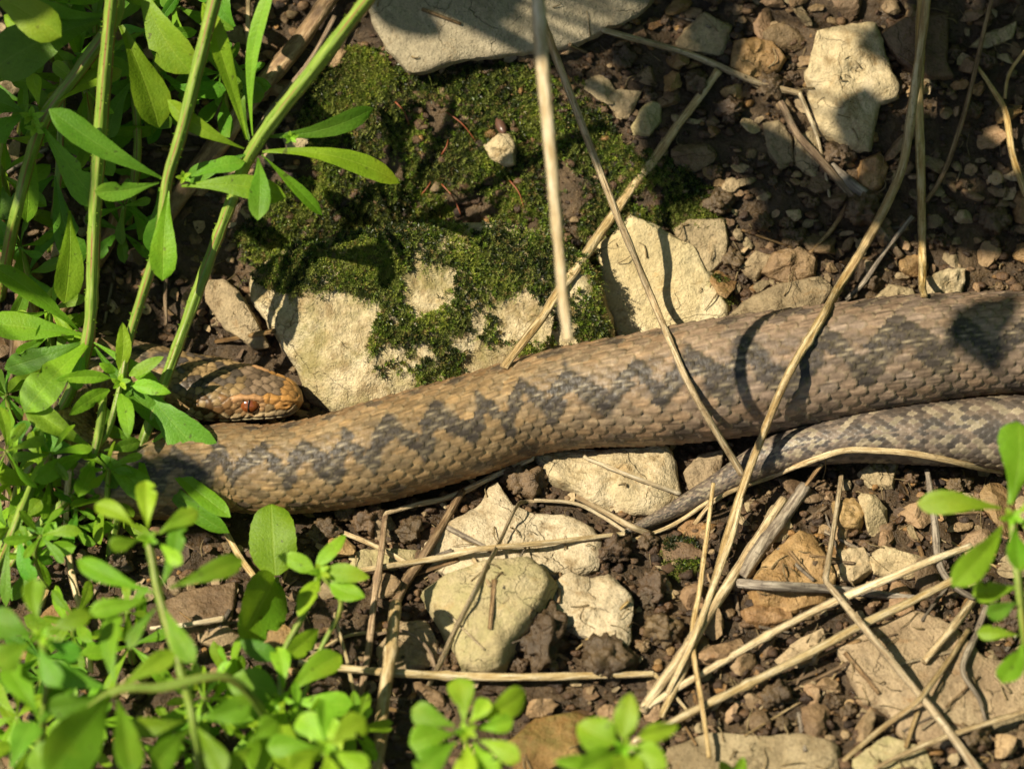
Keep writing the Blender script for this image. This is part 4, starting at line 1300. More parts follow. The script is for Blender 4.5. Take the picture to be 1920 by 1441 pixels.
straw('dark brown upright stem left of the brown twig below the snake', [(722, 955, 30), (714, 1040, 34), (702, 1120, 34), (690, 1220, 30), (676, 1310, 24), (672, 1360, 16)], [13, 15, 15, 13], 'straw_brown', nodes=(0.35,))
straw('straw lying tight along the lower edge of the snake', [(716, 966, 34), (780, 945, 30), (840, 930, 28), (930, 890, 28), (1002, 858, 30)], [10, 13, 12], 'straw')
straw('thick jointed straw stub standing at the bottom left of centre', [(742, 1130, 60), (736, 1200, 66), (724, 1290, 62), (712, 1390, 56), (704, 1460, 50)], [24, 26, 26, 23], 'straw', nodes=(0.3, 0.72), flat=0.9)
straw('woody brown twig left of the chipped white stone', [(868, 918, 22), (836, 972, 22), (792, 1042, 20), (760, 1090, 18), (744, 1128, 14)], [15, 18, 21, 22], 'straw_brown', 'twig', 'twig', flat=0.95)
straw('curved straw resting along the front of the snake tail', [(1300, 985, 16), (1345, 935, 24), (1450, 890, 22), (1555, 852, 10), (1615, 842, 10), (1700, 848, 12), (1800, 868, 14), (1880, 886, 18)], [9, 12, 14, 12], 'straw')
straw('upper of two long straws slanting across the lower right', [(1822, 1022, 66), (1700, 1070, 56), (1560, 1130, 44), (1440, 1192, 36), (1300, 1272, 28), (1215, 1325, 22)], [16, 17, 16, 14], 'straw_pale', nodes=(0.62,), wiggle=0.7)
straw('lower of two long straws slanting across the lower right', [(1810, 1078, 66), (1700, 1132, 60), (1600, 1180, 52), (1450, 1260, 40), (1280, 1342, 30), (1190, 1392, 20)], [17, 18, 18, 15], 'straw_pale', nodes=(0.66,), wiggle=0.7)
straw('sharply bent straw dropping from the tail and crossing the big flat stone', [(1578, 890, 26), (1562, 1000, 36), (1549, 1080, 44), (1548, 1087, 44), (1553, 1094, 45), (1598, 1150, 66), (1625, 1182, 72), (1700, 1272, 30), (1765, 1352, 26), (1845, 1460, 22)], [10, 12, 15, 16, 20], 'straw', wiggle=0.4)
straw('thin straw joining the bent straw over the big flat stone', [(1818, 1180, 34), (1740, 1290, 26), (1720, 1315, 26), (1660, 1362, 22), (1582, 1424, 14)], [12, 13, 12], 'straw')
straw('grey-brown stem beneath the tail beside the right edge seedling', [(1738, 880, 40), (1752, 980, 52), (1762, 1060, 58), (1790, 1098, 56), (1830, 1120, 40)], [13, 16, 12], 'twig_grey')
straw('grey weathered twig with a cut pale end behind the crossing straws', [(1386, 1093, 26), (1450, 1098, 26), (1560, 1104, 22), (1640, 1112, 18), (1722, 1124, 14)], [20, 21, 19, 16], 'twig_grey', 'twig', 'twig', flat=0.95)
straw('short thick straw piece on the big flat stone near its top', [(1828, 1122, 24), (1785, 1178, 18), (1732, 1240, 12)], [18, 19, 15], 'straw')
straw('straw with a bent thin end at the right of the big flat stone', [(1850, 1135, 30), (1830, 1190, 24), (1806, 1256, 20), (1836, 1310, 16), (1858, 1392, 10)], [14, 16, 10, 8], 'twig_grey')
straw('thick grey-brown stick slanting under the snake tail', [(1512, 912, 16), (1470, 970, 22), (1425, 1030, 24), (1392, 1080, 24)], [26, 32, 28], 'twig_grey', 'stick', 'stick', flat=0.95)
straw('thin upright straw just right of the tail tip crossing downward', [(1338, 905, 26), (1326, 1010, 44), (1312, 1110, 48), (1300, 1190, 44), (1312, 1300, 36), (1330, 1420, 24)], [9, 11, 12, 10], 'straw')
straw('thick tan stalk slanting down left below the tail', [(1470, 935, 20), (1400, 1040, 26), (1335, 1140, 34), (1280, 1230, 34), (1205, 1330, 24)], [18, 22, 26, 20], 'straw')
straw('second tan stalk beside the thick one below the tail', [(1395, 905, 26), (1372, 1010, 44), (1330, 1120, 50), (1300, 1200, 50), (1252, 1300, 36)], [10, 13, 15, 12], 'straw_pale')
straw('straw crossing the bottom right corner', [(1935, 1330, 26), (1800, 1372, 22), (1700, 1410, 18), (1640, 1440, 14)], [11, 13, 10], 'straw')
straw('pale upright straw among the leaves at the lower left', [(130, 880, 40), (124, 990, 46), (140, 1090, 46), (158, 1180, 40), (170, 1260, 30)], [13, 15, 13], 'straw_pale')
straw('thin grey twig at the left edge pointing up right', [(-20, 950, 60), (20, 870, 70), (62, 795, 80)], [11, 9], 'twig_grey', 'twig', 'twig')
straw('dull upright straw near the left edge below the big whorl', [(24, 600, 30), (20, 700, 40), (16, 840, 50), (14, 960, 40)], [14, 12], 'straw_brown')
straw('short straw emerging under the leaf tip left of the upper round leaf', [(420, 990, 22), (448, 1040, 22), (484, 1090, 20)], [13, 14], 'straw')
straw('short pale straw lying on the flat brown stone at lower left', [(282, 1178, 26), (350, 1170, 22), (420, 1158, 20)], [9, 12], 'straw_pale')
straw('thin pale straw leaning beside the thick jointed stub', [(628, 1148, 40), (645, 1215, 40), (662, 1290, 36), (672, 1330, 30)], [7, 9], 'straw_pale')
straw('gold straw end behind the thin olive flake', [(628, 992, 20), (700, 1022, 20), (778, 1064, 16)], [10, 12], 'straw')
straw('pale thin straw lying over the ledged stone', [(1095, 855, 14), (1180, 890, 12), (1276, 925, 10)], [8, 10], 'straw_pale')
straw('flat straw strip between the ledged stone and the tail tip', [(1080, 930, 12), (1130, 958, 14), (1180, 985, 16), (1220, 1000, 12)], [12, 14], 'straw', flat=0.4)
straw('looped pale straw over the right end of the white stone', [(1002, 938, 24), (1080, 944, 24), (1130, 968, 20), (1172, 995, 12)], [8, 8], 'straw_pale')
straw('straw scrap lying under the tail near its thin end', [(1185, 1012, 12), (1260, 985, 14), (1330, 940, 12)], [8, 9], 'straw_pale')
straw('brown dead stick in shade behind the diagonal cleavers stem', [(640, -30, 34), (560, 80, 34), (470, 190, 30), (380, 310, 26), (300, 420, 20)], [34, 42, 46, 40], 'straw_brown', 'stick', 'stick', flat=0.9)
straw('thin dry stem in shade beside the brown dead stick', [(628, 30, 44), (580, 115, 44), (510, 205, 40), (480, 250, 34)], [11, 12], 'straw_brown')
straw('dry upright stem in shade behind the top left leaves', [(466, -20, 40), (466, 60, 40), (462, 140, 34)], [11, 9], 'straw')
straw('thick weathered stalk at the left edge behind the leaves', [(-30, 380, 40), (20, 470, 44), (50, 560, 44), (40, 680, 36)], [44, 50, 46], 'straw_brown', 'stick', 'stick')
straw('brown stalk slanting in shade below the left whorls', [(240, 330, 26), (215, 430, 24), (150, 540, 22), (100, 600, 20)], [30, 34, 26], 'straw_brown', 'stick', 'stick')
straw('thin dry stem in the dark gap above the snake head', [(312, 505, 30), (311, 570, 30), (310, 610, 26)], [9, 8], 'straw_brown')
straw('thin straw crossing the soil left of the thick jointed stub', [(560, 1248, 16), (640, 1195, 18), (725, 1180, 16)], [7, 8], 'straw')
straw('curved thin dead stem on the brown crusted stone', [(700, 1190, 14), (760, 1185, 16), (800, 1215, 14), (815, 1250, 10)], [6, 7], 'straw_brown')

# short broken bits of straw everywhere in the litter
def litter():
    k = 0
    spots = []
    r_ = random.Random(21)
    while k < 110:
        x = r_.uniform(-20, 1940); y = r_.uniform(0, 1460)
        if r_.random() < 0.6: y = r_.uniform(930, 1460)
        if near_snake(x, y, 40) or (in_poly(x, y, MOSS)) : continue
        a = r_.uniform(0, math.pi); L = r_.uniform(18, 75)
        dx, dy = math.cos(a) * L, math.sin(a) * L * 0.8
        p0, p1 = B(x - dx, y - dy, 4), B(x + dx, y + dy, 4)
        if np.linalg.norm(p1 - p0) > 4 * L: continue
        pm = B(x, y, 5)
        pm = np.maximum(pm, (p0 + p1) / 2 - 20)
        C = curve_pts([p0, (p0 + p1) / 2 * 0.6 + pm * 0.4, p1])
        w = r_.uniform(4, 11)
        V, F, UV = tube(C, [w * .5, w * .4], 7, r_.uniform(.35, .9), 0.06, 3, (), k)
        mt = r_.choice(['straw', 'straw_brown', 'straw_brown', 'twig_grey'])
        o = mk('straw_bit', V, F, M[mt], uv=UV)
        tag(o, ('short ' if L < 45 else 'longer ') + {'straw': 'tan straw bit ', 'straw_brown': 'brown stem bit ', 'twig_grey': 'grey twig bit '}[mt] + where(x, y),
            'straw', {'straw': 'tan straw bits', 'straw_brown': 'brown stem bits', 'twig_grey': 'grey twig bits'}[mt])
        k += 1
litter()

def fibres():
    VV, FF, UVV = [], [], []; nb = 0
    r_ = random.Random(33)
    for i in range(520):
        x = r_.uniform(-20, 1940); y = r_.uniform(900, 1470) if r_.random() < .7 else r_.uniform(0, 560)
        if r_.random() < .4: x = r_.uniform(1150, 1940)
        if near_snake(x, y, 12) or in_poly(x, y, MOSS): continue
        a = r_.uniform(0, 6.28); L = r_.uniform(10, 48)
        p0 = B(x, y, 3); p2 = B(x + math.cos(a) * L, y + math.sin(a) * L, 3)
        if np.linalg.norm(p2 - p0) > 2.2 * L: continue
        p1 = (p0 + p2) / 2 + np.array([r_.gauss(0, 5), r_.gauss(0, 5), r_.uniform(0, 8)])
        V, F, UV = tube(curve_pts([p0, p1, p2], 8), [r_.uniform(.7, 2.2), .6], 4)
        VV.append(V); UVV.append(UV); FF += [[k + nb for k in f] for f in F]; nb += len(V)
    o = mk('dry_fibres', np.concatenate(VV), FF, M['straw'], uv=np.concatenate(UVV))
    tag(o, 'fine dry root hairs and straw fibres tangled over the soil', 'fibres', None, 'stuff')
fibres()

# thin reddish moss stalks
for (x0, y0, x1, y1, lb) in ((741, 191, 767, 234, 'thin reddish fibre on the moss below the slab corner'), (837, 210, 890, 262, 'bent reddish fibre on the moss left of the small buff stone'),
                             (828, 345, 864, 402, 'thin reddish fibre on the moss below the small buff stone'), (955, 338, 982, 388, 'thin reddish fibre on the moss near the hanging straw'),
                             (790, 365, 808, 340, 'short reddish fibre in the middle of the moss'), (828, 290, 840, 262, 'short upright reddish fibre left of the small buff stone')):
    C = curve_pts([B(x0, y0, 14), B((x0 + x1) / 2 + 4, (y0 + y1) / 2 - 3, 18), B(x1, y1, 14)])
    V, F, UV = tube(C, [1.5, 1.0], 6)
    tag(mk('plant_fibre', V, F, M['fibre'], uv=UV), lb, 'fibre', 'reddish fibres on the moss')

# ------------------------------------------------------------------ green plants
PROF = {
    'ob': ([0, .08, .2, .35, .5, .65, .78, .88, .95, 1], [.10, .16, .30, .52, .78, .96, 1, .84, .52, .04]),
    'ov': ([0, .06, .15, .3, .45, .6, .75, .88, .96, 1], [.14, .30, .66, .95, 1, .93, .74, .46, .22, .02]),
    'rd': ([0, .05, .15, .3, .5, .7, .85, .94, 1], [.2, .48, .78, .97, 1, .93, .74, .5, .06]),
    'ln': ([0, .1, .3, .5, .7, .85, .94, 1], [.30, .42, .66, .9, 1, .86, .55, .05]),
}
def leaf_mesh(b, t, w, prof, roll, arch, fold, curl, rs):
    n, m = 16, 9
    ax = t - b; L = np.linalg.norm(ax); axn = ax / L
    nn = nrm(-VD + axn * np.dot(VD, axn))
    sd = nrm(np.cross(nn, axn))
    cr, sr = math.cos(roll), math.sin(roll)
    sd, nn = sd * cr + nn * sr, nn * cr - sd * sr
    tt = np.linspace(0, 1, n)
    prof = np.interp(tt, *PROF[prof])
    V, UV = [], []
    ph = rs.uniform(0, 6)
    bend = rs.uniform(-0.06, 0.06) * L
    nick = (rs.integers(4, 13), 0 if rs.random() < .5 else m - 1, rs.uniform(.25, .6)) if rs.random() < 0.3 else None
    for i, q in enumerate(tt):
        c = b + ax * q + nn * (arch * L * 4 * q * (1 - q) * 0.5 - curl * L * q ** 3) + sd * bend * math.sin(math.pi * q)
        hw = w * 0.405 * prof[i]
        for j in range(m):
            u = -1 + 2 * j / (m - 1)
            un = abs(u)
            z = fold * hw * (un ** 1.3) - 0.10 * hw * un ** 4 + 0.035 * w * math.sin(q * 9 + ph + (2 if u > 0 else 0)) * un ** 2
            serr = 1 + (0.018 * (1 if (i % 2) else -1) if un > 0.99 else 0)
            if nick and nick[0] == i and nick[1] == j: serr = 1 - nick[2]
            V.append(c + sd * hw * u * serr + nn * z)
            UV.append((u, q))
    return np.array(V), grid_faces(n, m)[:, ::-1], np.array(UV)

_lf = 0
def add_leaf(root, bx, by, bl, tx, ty, tl, w, prof='ob', mat='leaf', roll=None, arch=None, fold=None, curl=None):
    global _lf
    _lf += 1
    rs = np.random.default_rng(3000 + _lf)
    roll = math.radians(rs.uniform(-28, 28)) if roll is None else math.radians(roll)
    arch = rs.uniform(0.02, 0.16) if arch is None else arch
    fold = rs.uniform(0.10, 0.34) if fold is None else fold
    curl = rs.uniform(0.0, 0.10) if curl is None else curl
    V, F, UV = leaf_mesh(P(bx, by, bl), P(tx, ty, tl), w, prof, roll, arch, fold, curl, rs)
    return mk('leaf', V, F, M[mat], root, uv=UV)

def plant(name, label, stems, leaves, prof='ob', mat='leaf', group='cleavers plants', cat='plant', buds=(), dl=0):
    """stems: lists of (px,py,lift,width); leaves: (bx,by,tx,ty,width,lift_base,lift_tip[,mat])"""
    up = lambda l: l + dl if l > 0 else l
    stems = [[(a[0], a[1], up(a[2]), a[3]) for a in st] for st in stems]
    leaves = [tuple(lf[:5]) + (up(lf[5]), up(lf[6])) + tuple(lf[7:]) for lf in leaves]
    buds = [(x, y, up(l), r) for x, y, l, r in buds]
    sp = stems[0][-1] if stems else leaves[0][:2] + (0,)
    root = empty(name, P(sp[0], sp[1], 0), label, cat, group)
    for st in stems:
        C = curve_pts([P(a[0], a[1], a[2]) for a in st], 11)
        V, F, UV = tube(C, [a[3] * .40 for a in st], 16, 1.0, 0.17, 4, (), len(st), 0.0)
        o = mk('stem', V, F, M['stem'], root, uv=UV)
        # tiny hooked prickles along the stem
        r_ = np.random.default_rng(len(V))
        pv, pf = [], []
        for i in range(2, len(C) - 2):
            for _ in range(2):
                T_ = nrm(C[i + 1] - C[i]); d = nrm(np.cross(T_, r_.normal(size=3)))
                rr = np.interp(i / len(C), np.linspace(0, 1, len(st)), [a[3] * .5 for a in st])
                b0 = C[i] + T_ * r_.uniform(-5, 5) + d * rr * 0.9
                s_ = nrm(np.cross(T_, d)) * 0.7
                k = len(pv)
                pv += [b0 + T_ * 0.9, b0 - T_ * 0.9 + s_, b0 - T_ * 0.9 - s_, b0 + d * r_.uniform(3, 5.5)]
                pf += [[k, k + 1, k + 3], [k + 1, k + 2, k + 3], [k + 2, k, k + 3]]
        if pv:
            pr = mk('prickles', np.array(pv), pf, M['leaf_fresh'])
            pr['kind'] = 'stuff'
            pr.parent = o; pr.location = pr.location - root.location - o.location
            pr.data.uv_layers.new(name='UVMap')
    for lf in leaves:
        bx, by, tx, ty, w, bl, tl = lf[:7]
        mt = lf[7] if len(lf) > 7 and lf[7] else mat
        pf = lf[8] if len(lf) > 8 else prof
        add_leaf(root, bx, by, bl, tx, ty, tl, w, pf, mt)
    for (x, y, l, r) in buds:
        for q in range(5):
            a = q / 5 * 6.283 + x
            add_leaf(root, x, y, l, x + math.cos(a) * r, y + math.sin(a) * r * 0.8, l + r * 0.5, r * 0.62, 'ov', 'leaf_fresh')
    return root

plant('cleavers_plant', 'tall cleavers with a long diagonal stem and wide whorl over the moss',
      [[(712, -30, 520, 30), (600, 115, 430, 28), (478, 275, 330, 27), (425, 400, 270, 25), (318, 690, 190, 24), (268, 828, 160, 24), (220, 960, 60, 22), (205, 1060, 0, 20)]],
      [(462, 262, 388, 5, 50, 330, 400), (474, 255, 506, -30, 36, 335, 420), (458, 278, 312, 192, 46, 330, 360),
       (500, 256, 702, 206, 48, 330, 330, 'leaf_cool'), (492, 284, 752, 336, 54, 330, 310), (490, 290, 606, 402, 32, 330, 300),
       (484, 296, 484, 408, 50, 335, 390, 'leaf_cool'), (460, 290, 346, 335, 46, 325, 290, 'leaf_cool'), (470, 270, 440, 140, 34, 325, 300, 'leaf_cool'),
       (282, 838, 432, 968, 46, 160, 140), (276, 850, 425, 1000, 48, 150, 110), (262, 850, 270, 948, 40, 160, 200), (255, 826, 190, 800, 34, 160, 170),
       (278, 836, 330, 800, 12, 160, 180, 'leaf_fresh', 'ln')],
      buds=[(545, 258, 340, 16)])
plant('cleavers_plant', 'slender cleavers with a star-shaped fresh shoot in front of the snake neck',
      [[(410, -30, 430, 28), (375, 110, 400, 26), (340, 250, 370, 25), (314, 338, 350, 24), (298, 450, 320, 22), (245, 625, 240, 20), (228, 712, 220, 16)],
       [(228, 712, 220, 12), (205, 800, 190, 14), (178, 845, 180, 16)]],
      [(303, 334, 92, 205, 62, 350, 400, 'leaf_cool'), (298, 342, 178, 360, 46, 350, 370, 'leaf_cool'), (340, 349, 536, 368, 58, 350, 350),
       (348, 337, 458, 300, 42, 350, 340, 'leaf_cool'), (315, 358, 305, 526, 62, 350, 330), (300, 352, 285, 478, 60, 330, 240, 'leaf_cool'),
       (225, 695, 230, 604, 36, 225, 265, 'leaf_fresh', 'ov'), (208, 708, 104, 712, 32, 225, 245, 'leaf_fresh', 'ov'), (205, 730, 130, 778, 36, 225, 245, 'leaf_fresh', 'ov'),
       (226, 738, 238, 818, 40, 225, 255, 'leaf_fresh', 'ov'), (246, 720, 318, 736, 34, 225, 245, 'leaf_fresh', 'ov'), (242, 704, 306, 668, 30, 225, 255, 'leaf_fresh', 'ov'),
       (216, 698, 188, 682, 22, 227, 255, 'leaf_fresh', 'ov'), (262, 722, 402, 880, 98, 190, 150, 'leaf_cool')],
      buds=[(345, 332, 360, 16), (226, 716, 231, 20)])
plant('cleavers_plant', 'upright cleavers near the left edge with a drooping whorl beside the snake coil',
      [[(212, -30, 400, 28), (192, 200, 330, 28), (178, 400, 270, 27), (166, 630, 210, 27), (130, 740, 150, 26), (90, 805, 110, 26), (34, 945, 40, 26), (0, 1040, 0, 24)]],
      [(156, 626, -24, 604, 70, 210, 220), (148, 620, -14, 498, 54, 210, 260), (170, 638, 44, 768, 90, 210, 230), (176, 642, 300, 728, 34, 210, 200),
       (172, 644, 330, 810, 50, 200, 170, 'leaf_cool'), (164, 648, 140, 730, 50, 205, 180, 'leaf_cool'), (160, 640, 5, 690, 56, 200, 170, 'leaf_cool'),
       (130, 395, 123, 568, 72, 260, 250), (104, 330, 150, 500, 66, 230, 190, 'leaf_cool')])
plant('cleavers_plant', 'cleavers whorl with broad pointed leaves below the star-shaped shoot',
      [[(196, 735, 200, 15), (178, 845, 190, 18), (140, 920, 120, 20), (60, 1000, 40, 22), (20, 1060, 0, 20)]],
      [(170, 838, 48, 758, 58, 190, 220), (166, 846, 64, 902, 46, 190, 210), (174, 856, 148, 924, 42, 190, 230), (186, 850, 282, 932, 62, 190, 210),
       (195, 845, 264, 830, 36, 185, 190, 'leaf_cool'), (190, 858, 218, 915, 40, 180, 150, 'leaf_cool'), (160, 850, 20, 800, 60, 170, 150, 'leaf_cool'), (183, 838, 205, 760, 40, 180, 150, 'leaf_cool')])
plant('cleavers_plant', 'blurred cleavers with big leaves filling the top left corner',
      [[(215, -60, 350, 30), (216, 30, 330, 28), (150, 130, 300, 26), (80, 230, 262, 24), (30, 400, 300, 24), (0, 560, 0, 24)]],
      [(226, 48, 302, 238, 90, 330, 322), (262, -30, 352, 138, 92, 335, 340), (188, 38, -20, 130, 120, 330, 350, 'leaf_cool'), (-30, -20, 112, 68, 84, 400, 430, 'leaf_fresh'),
       (195, 28, 40, 20, 80, 330, 350, 'leaf_cool'), (78, 206, 202, 128, 44, 270, 285), (72, 196, 60, 138, 36, 270, 300, 'leaf_fresh'),
       (60, 238, 54, 418, 48, 270, 262), (82, 240, 188, 388, 70, 270, 270), (40, 216, -30, 270, 66, 270, 285, 'leaf_cool'), (44, 210, -30, 180, 60, 270, 285, 'leaf_cool')],
      buds=[(60, 218, 278, 24), (66, 240, 278, 20)])
plant('cleavers_plant', 'shaded cleavers growing low behind the diagonal stem at the top left',
      [[(140, 160, 190, 18), (122, 120, 180, 20), (110, 330, 120, 20), (95, 470, 0, 20)], [(250, 150, 160, 16), (258, 280, 100, 18), (240, 420, 20, 18)]],
      [(140, 100, 248, 138, 44, 190, 180, 'leaf_cool'), (320, 158, 424, 168, 48, 180, 170, 'leaf_cool'), (438, 112, 488, 192, 60, 150, 130, 'leaf_cool'), (440, 50, 400, -20, 60, 190, 200, 'leaf_cool'),
       (120, 170, 20, 150, 44, 190, 190, 'leaf_cool'), (250, 150, 200, 260, 50, 160, 140, 'leaf_cool'), (250, 160, 320, 240, 48, 160, 140, 'leaf_cool'), (100, 330, 20, 400, 60, 120, 110, 'leaf_cool'),
       (245, 380, 295, 480, 60, 90, 60, 'leaf_cool'), (5, 350, 30, 420, 60, 150, 150, 'leaf_cool'), (-10, 400, 20, 470, 50, 140, 140, 'leaf_cool')])
plant('cleavers_plant', 'young cleavers with stacked star whorls at the lower left',
      [[(278, 1010, 330, 14), (300, 1122, 290, 16), (345, 1280, 250, 15), (362, 1352, 230, 16), (375, 1460, 120, 16), (380, 1560, 0, 16)]],
      [(286, 1110, 144, 1046, 48, 290, 300), (280, 1122, 168, 1146, 42, 290, 290), (318, 1102, 456, 1048, 48, 290, 300), (306, 1138, 362, 1242, 48, 290, 280), (292, 1140, 240, 1214, 30, 290, 270),
       (300, 1104, 335, 960, 42, 290, 340), (276, 992, 274, 898, 48, 335, 370, 'leaf_fresh'), (254, 988, 178, 942, 42, 335, 350, 'leaf_fresh'), (298, 1000, 372, 958, 42, 335, 350, 'leaf_fresh'),
       (300, 1018, 340, 1056, 36, 335, 350, 'leaf_fresh'), (262, 1010, 205, 1020, 36, 335, 350, 'leaf_fresh'), (345, 1350, 244, 1362, 44, 230, 230), (374, 1346, 472, 1318, 62, 230, 240), (356, 1364, 288, 1446, 58, 230, 230), (370, 1364, 418, 1450, 52, 230, 230),
       (362, 1340, 350, 1250, 36, 230, 200, 'leaf_cool')],
      buds=[(277, 1008, 340, 22)], dl=170)
plant('cleavers_plant', 'broad-leaved cleavers sprawling along the bottom left corner',
      [[(520, 1400, 0, 16), (490, 1330, 120, 18), (420, 1268, 250, 20), (300, 1288, 260, 22), (213, 1296, 260, 20), (100, 1400, 160, 20), (60, 1480, 0, 20)]],
      [(215, 1280, 214, 1148, 54, 260, 270), (226, 1286, 328, 1224, 44, 260, 270), (198, 1290, 72, 1256, 64, 265, 280, 'leaf_cool'), (220, 1310, 248, 1448, 64, 260, 270), (206, 1304, 96, 1452, 120, 270, 320),
       (196, 1300, 90, 1330, 60, 240, 220, 'leaf_cool'), (73, 1345, 12, 1244, 64, 240, 250), (70, 1360, 130, 1260, 54, 200, 190, 'leaf_cool'), (20, 1440, 60, 1350, 70, 220, 220, 'leaf_cool'), (130, 1460, 60, 1400, 70, 230, 230, 'leaf_cool')], dl=170)
plant('cleavers_plant', 'cleavers shoot at the left edge above the broad-leaved sprawl',
      [[(76, 1192, 320, 14), (90, 1260, 250, 16), (80, 1350, 120, 16), (70, 1440, 0, 16)]],
      [(70, 1168, 64, 1084, 48, 320, 350), (90, 1180, 168, 1148, 44, 320, 340), (60, 1190, -20, 1160, 74, 320, 330), (54, 1206, -10, 1245, 66, 320, 320), (74, 1214, 112, 1284, 50, 320, 310, 'leaf_cool'), (90, 1200, 150, 1230, 44, 310, 290, 'leaf_cool')],
      buds=[(78, 1192, 330, 24)], dl=170)
plant('cleavers_plant', 'old cleavers with reflexed pale leaves at the left edge below the drooping whorl',
      [[(62, 900, 150, 22), (27, 990, 140, 20), (-10, 1080, 60, 20), (-30, 1160, 0, 20)]],
      [(40, 988, 112, 1008, 24, 140, 130, 'leaf_cool'), (36, 1000, 62, 1092, 42, 140, 100, 'leaf_cool'), (10, 984, -20, 930, 40, 140, 160), (40, 976, 76, 936, 36, 140, 150), (18, 1010, 8, 1134, 26, 140, 90, 'leaf_cool'), (46, 1002, 96, 1060, 34, 140, 90, 'leaf_cool'), (20, 985, -30, 1010, 40, 140, 150)])
plant('round_leaved_seedling', 'seedling with two round pale green leaves below the snake', [[(518, 1082, 60, 10), (525, 1130, 40, 10), (530, 1180, 0, 10)]],
      [(516, 1078, 508, 944, 108, 60, 120, None, 'rd'), (516, 1086, 462, 1196, 118, 60, 150, None, 'rd')], mat='leaf', group='seedlings')
plant('chickweed_plant', 'blurred chickweed tuft right of the two round leaves',
      [[(600, 1075, 260, 12), (570, 1150, 230, 12), (530, 1230, 200, 12), (528, 1320, 190, 13), (540, 1420, 90, 13), (540, 1520, 0, 13)], [(600, 1075, 260, 10), (640, 1130, 220, 10), (600, 1220, 150, 10), (560, 1330, 110, 10)]],
      [(592, 1062, 648, 1002, 34, 260, 280, None, 'ov'), (604, 1075, 692, 1082, 44, 260, 270, None, 'ov'), (598, 1088, 560, 1150, 40, 260, 270, None, 'ov'), (618, 1095, 684, 1118, 46, 250, 260, None, 'ov'), (590, 1070, 520, 1040, 40, 260, 270, None, 'ov'),
       (520, 1296, 424, 1278, 80, 200, 210, 'leaf_cool', 'ov'), (538, 1302, 640, 1225, 60, 200, 210, None, 'ob'), (542, 1330, 640, 1405, 84, 190, 200, None, 'ob'), (520, 1330, 478, 1450, 66, 190, 200, None, 'ob'), (528, 1325, 545, 1450, 66, 190, 210, None, 'ob'),
       (548, 1314, 660, 1320, 56, 195, 200, None, 'ob'), (515, 1308, 440, 1350, 50, 190, 190, None, 'ob'), (532, 1290, 520, 1210, 44, 200, 220, None, 'ob'), (536, 1232, 600, 1180, 48, 210, 220, None, 'ov'), (522, 1232, 450, 1200, 44, 210, 220, 'leaf_cool', 'ov')],
      prof='ov', mat='leaf_fresh', group='seedlings', buds=[(600, 1072, 270, 22), (528, 1312, 205, 24)], dl=20)
plant('chickweed_plant', 'small bright chickweed clump at the bottom left of the jointed stub',
      [[(610, 1400, 230, 12), (612, 1480, 120, 12), (612, 1560, 0, 12)]],
      [(610, 1395, 560, 1340, 56, 230, 240), (620, 1395, 686, 1345, 60, 230, 240), (620, 1405, 690, 1440, 56, 230, 230), (600, 1405, 545, 1450, 56, 230, 240), (612, 1412, 620, 1480, 56, 230, 240), (606, 1392, 610, 1310, 46, 230, 250), (590, 1400, 500, 1400, 50, 225, 220), (470, 1400, 420, 1450, 50, 200, 200), (470, 1390, 520, 1350, 50, 200, 210)],
      prof='ob', mat='leaf_fresh', group='seedlings', buds=[(611, 1398, 240, 22)], dl=170)
plant('chickweed_plant', 'bright rosette seedling at the bottom edge left of centre',
      [[(873, 1370, 260, 12), (880, 1450, 150, 12), (884, 1560, 0, 12)]],
      [(870, 1352, 858, 1268, 58, 260, 280), (890, 1346, 988, 1298, 64, 260, 270), (896, 1366, 962, 1350, 44, 262, 275), (852, 1360, 772, 1328, 54, 260, 270), (850, 1376, 768, 1394, 66, 260, 265), (856, 1390, 784, 1450, 64, 260, 265), (876, 1396, 868, 1466, 56, 260, 270),
       (898, 1386, 974, 1424, 46, 260, 262), (888, 1392, 930, 1450, 50, 260, 262), (880, 1355, 915, 1310, 40, 264, 280)],
      prof='ob', mat='leaf_fresh', group='seedlings', buds=[(874, 1370, 268, 24)], dl=110)
plant('chickweed_plant', 'bright seedling at the bottom edge right of the rosette',
      [[(1170, 1400, 280, 12), (1172, 1480, 150, 12), (1172, 1560, 0, 12)]],
      [(1168, 1384, 1182, 1298, 54, 280, 310), (1154, 1392, 1082, 1356, 82, 280, 285), (1196, 1380, 1272, 1360, 44, 280, 285), (1172, 1410, 1188, 1476, 76, 280, 290), (1150, 1412, 1084, 1450, 70, 280, 280), (1190, 1400, 1250, 1440, 60, 280, 280), (1110, 1430, 1040, 1428, 34, 270, 280)],
      prof='ov', mat='leaf_fresh', group='seedlings', buds=[(1170, 1400, 288, 24)], dl=170)
plant('chickweed_plant', 'tiny green shoot tip poking in at the bottom right of the two seedlings',
      [[(1375, 1470, 200, 10), (1375, 1560, 0, 10)]], [(1375, 1465, 1350, 1425, 30, 200, 215), (1375, 1465, 1395, 1418, 32, 200, 215), (1375, 1468, 1420, 1445, 26, 200, 205)], prof='ov', mat='leaf_fresh', group='seedlings')
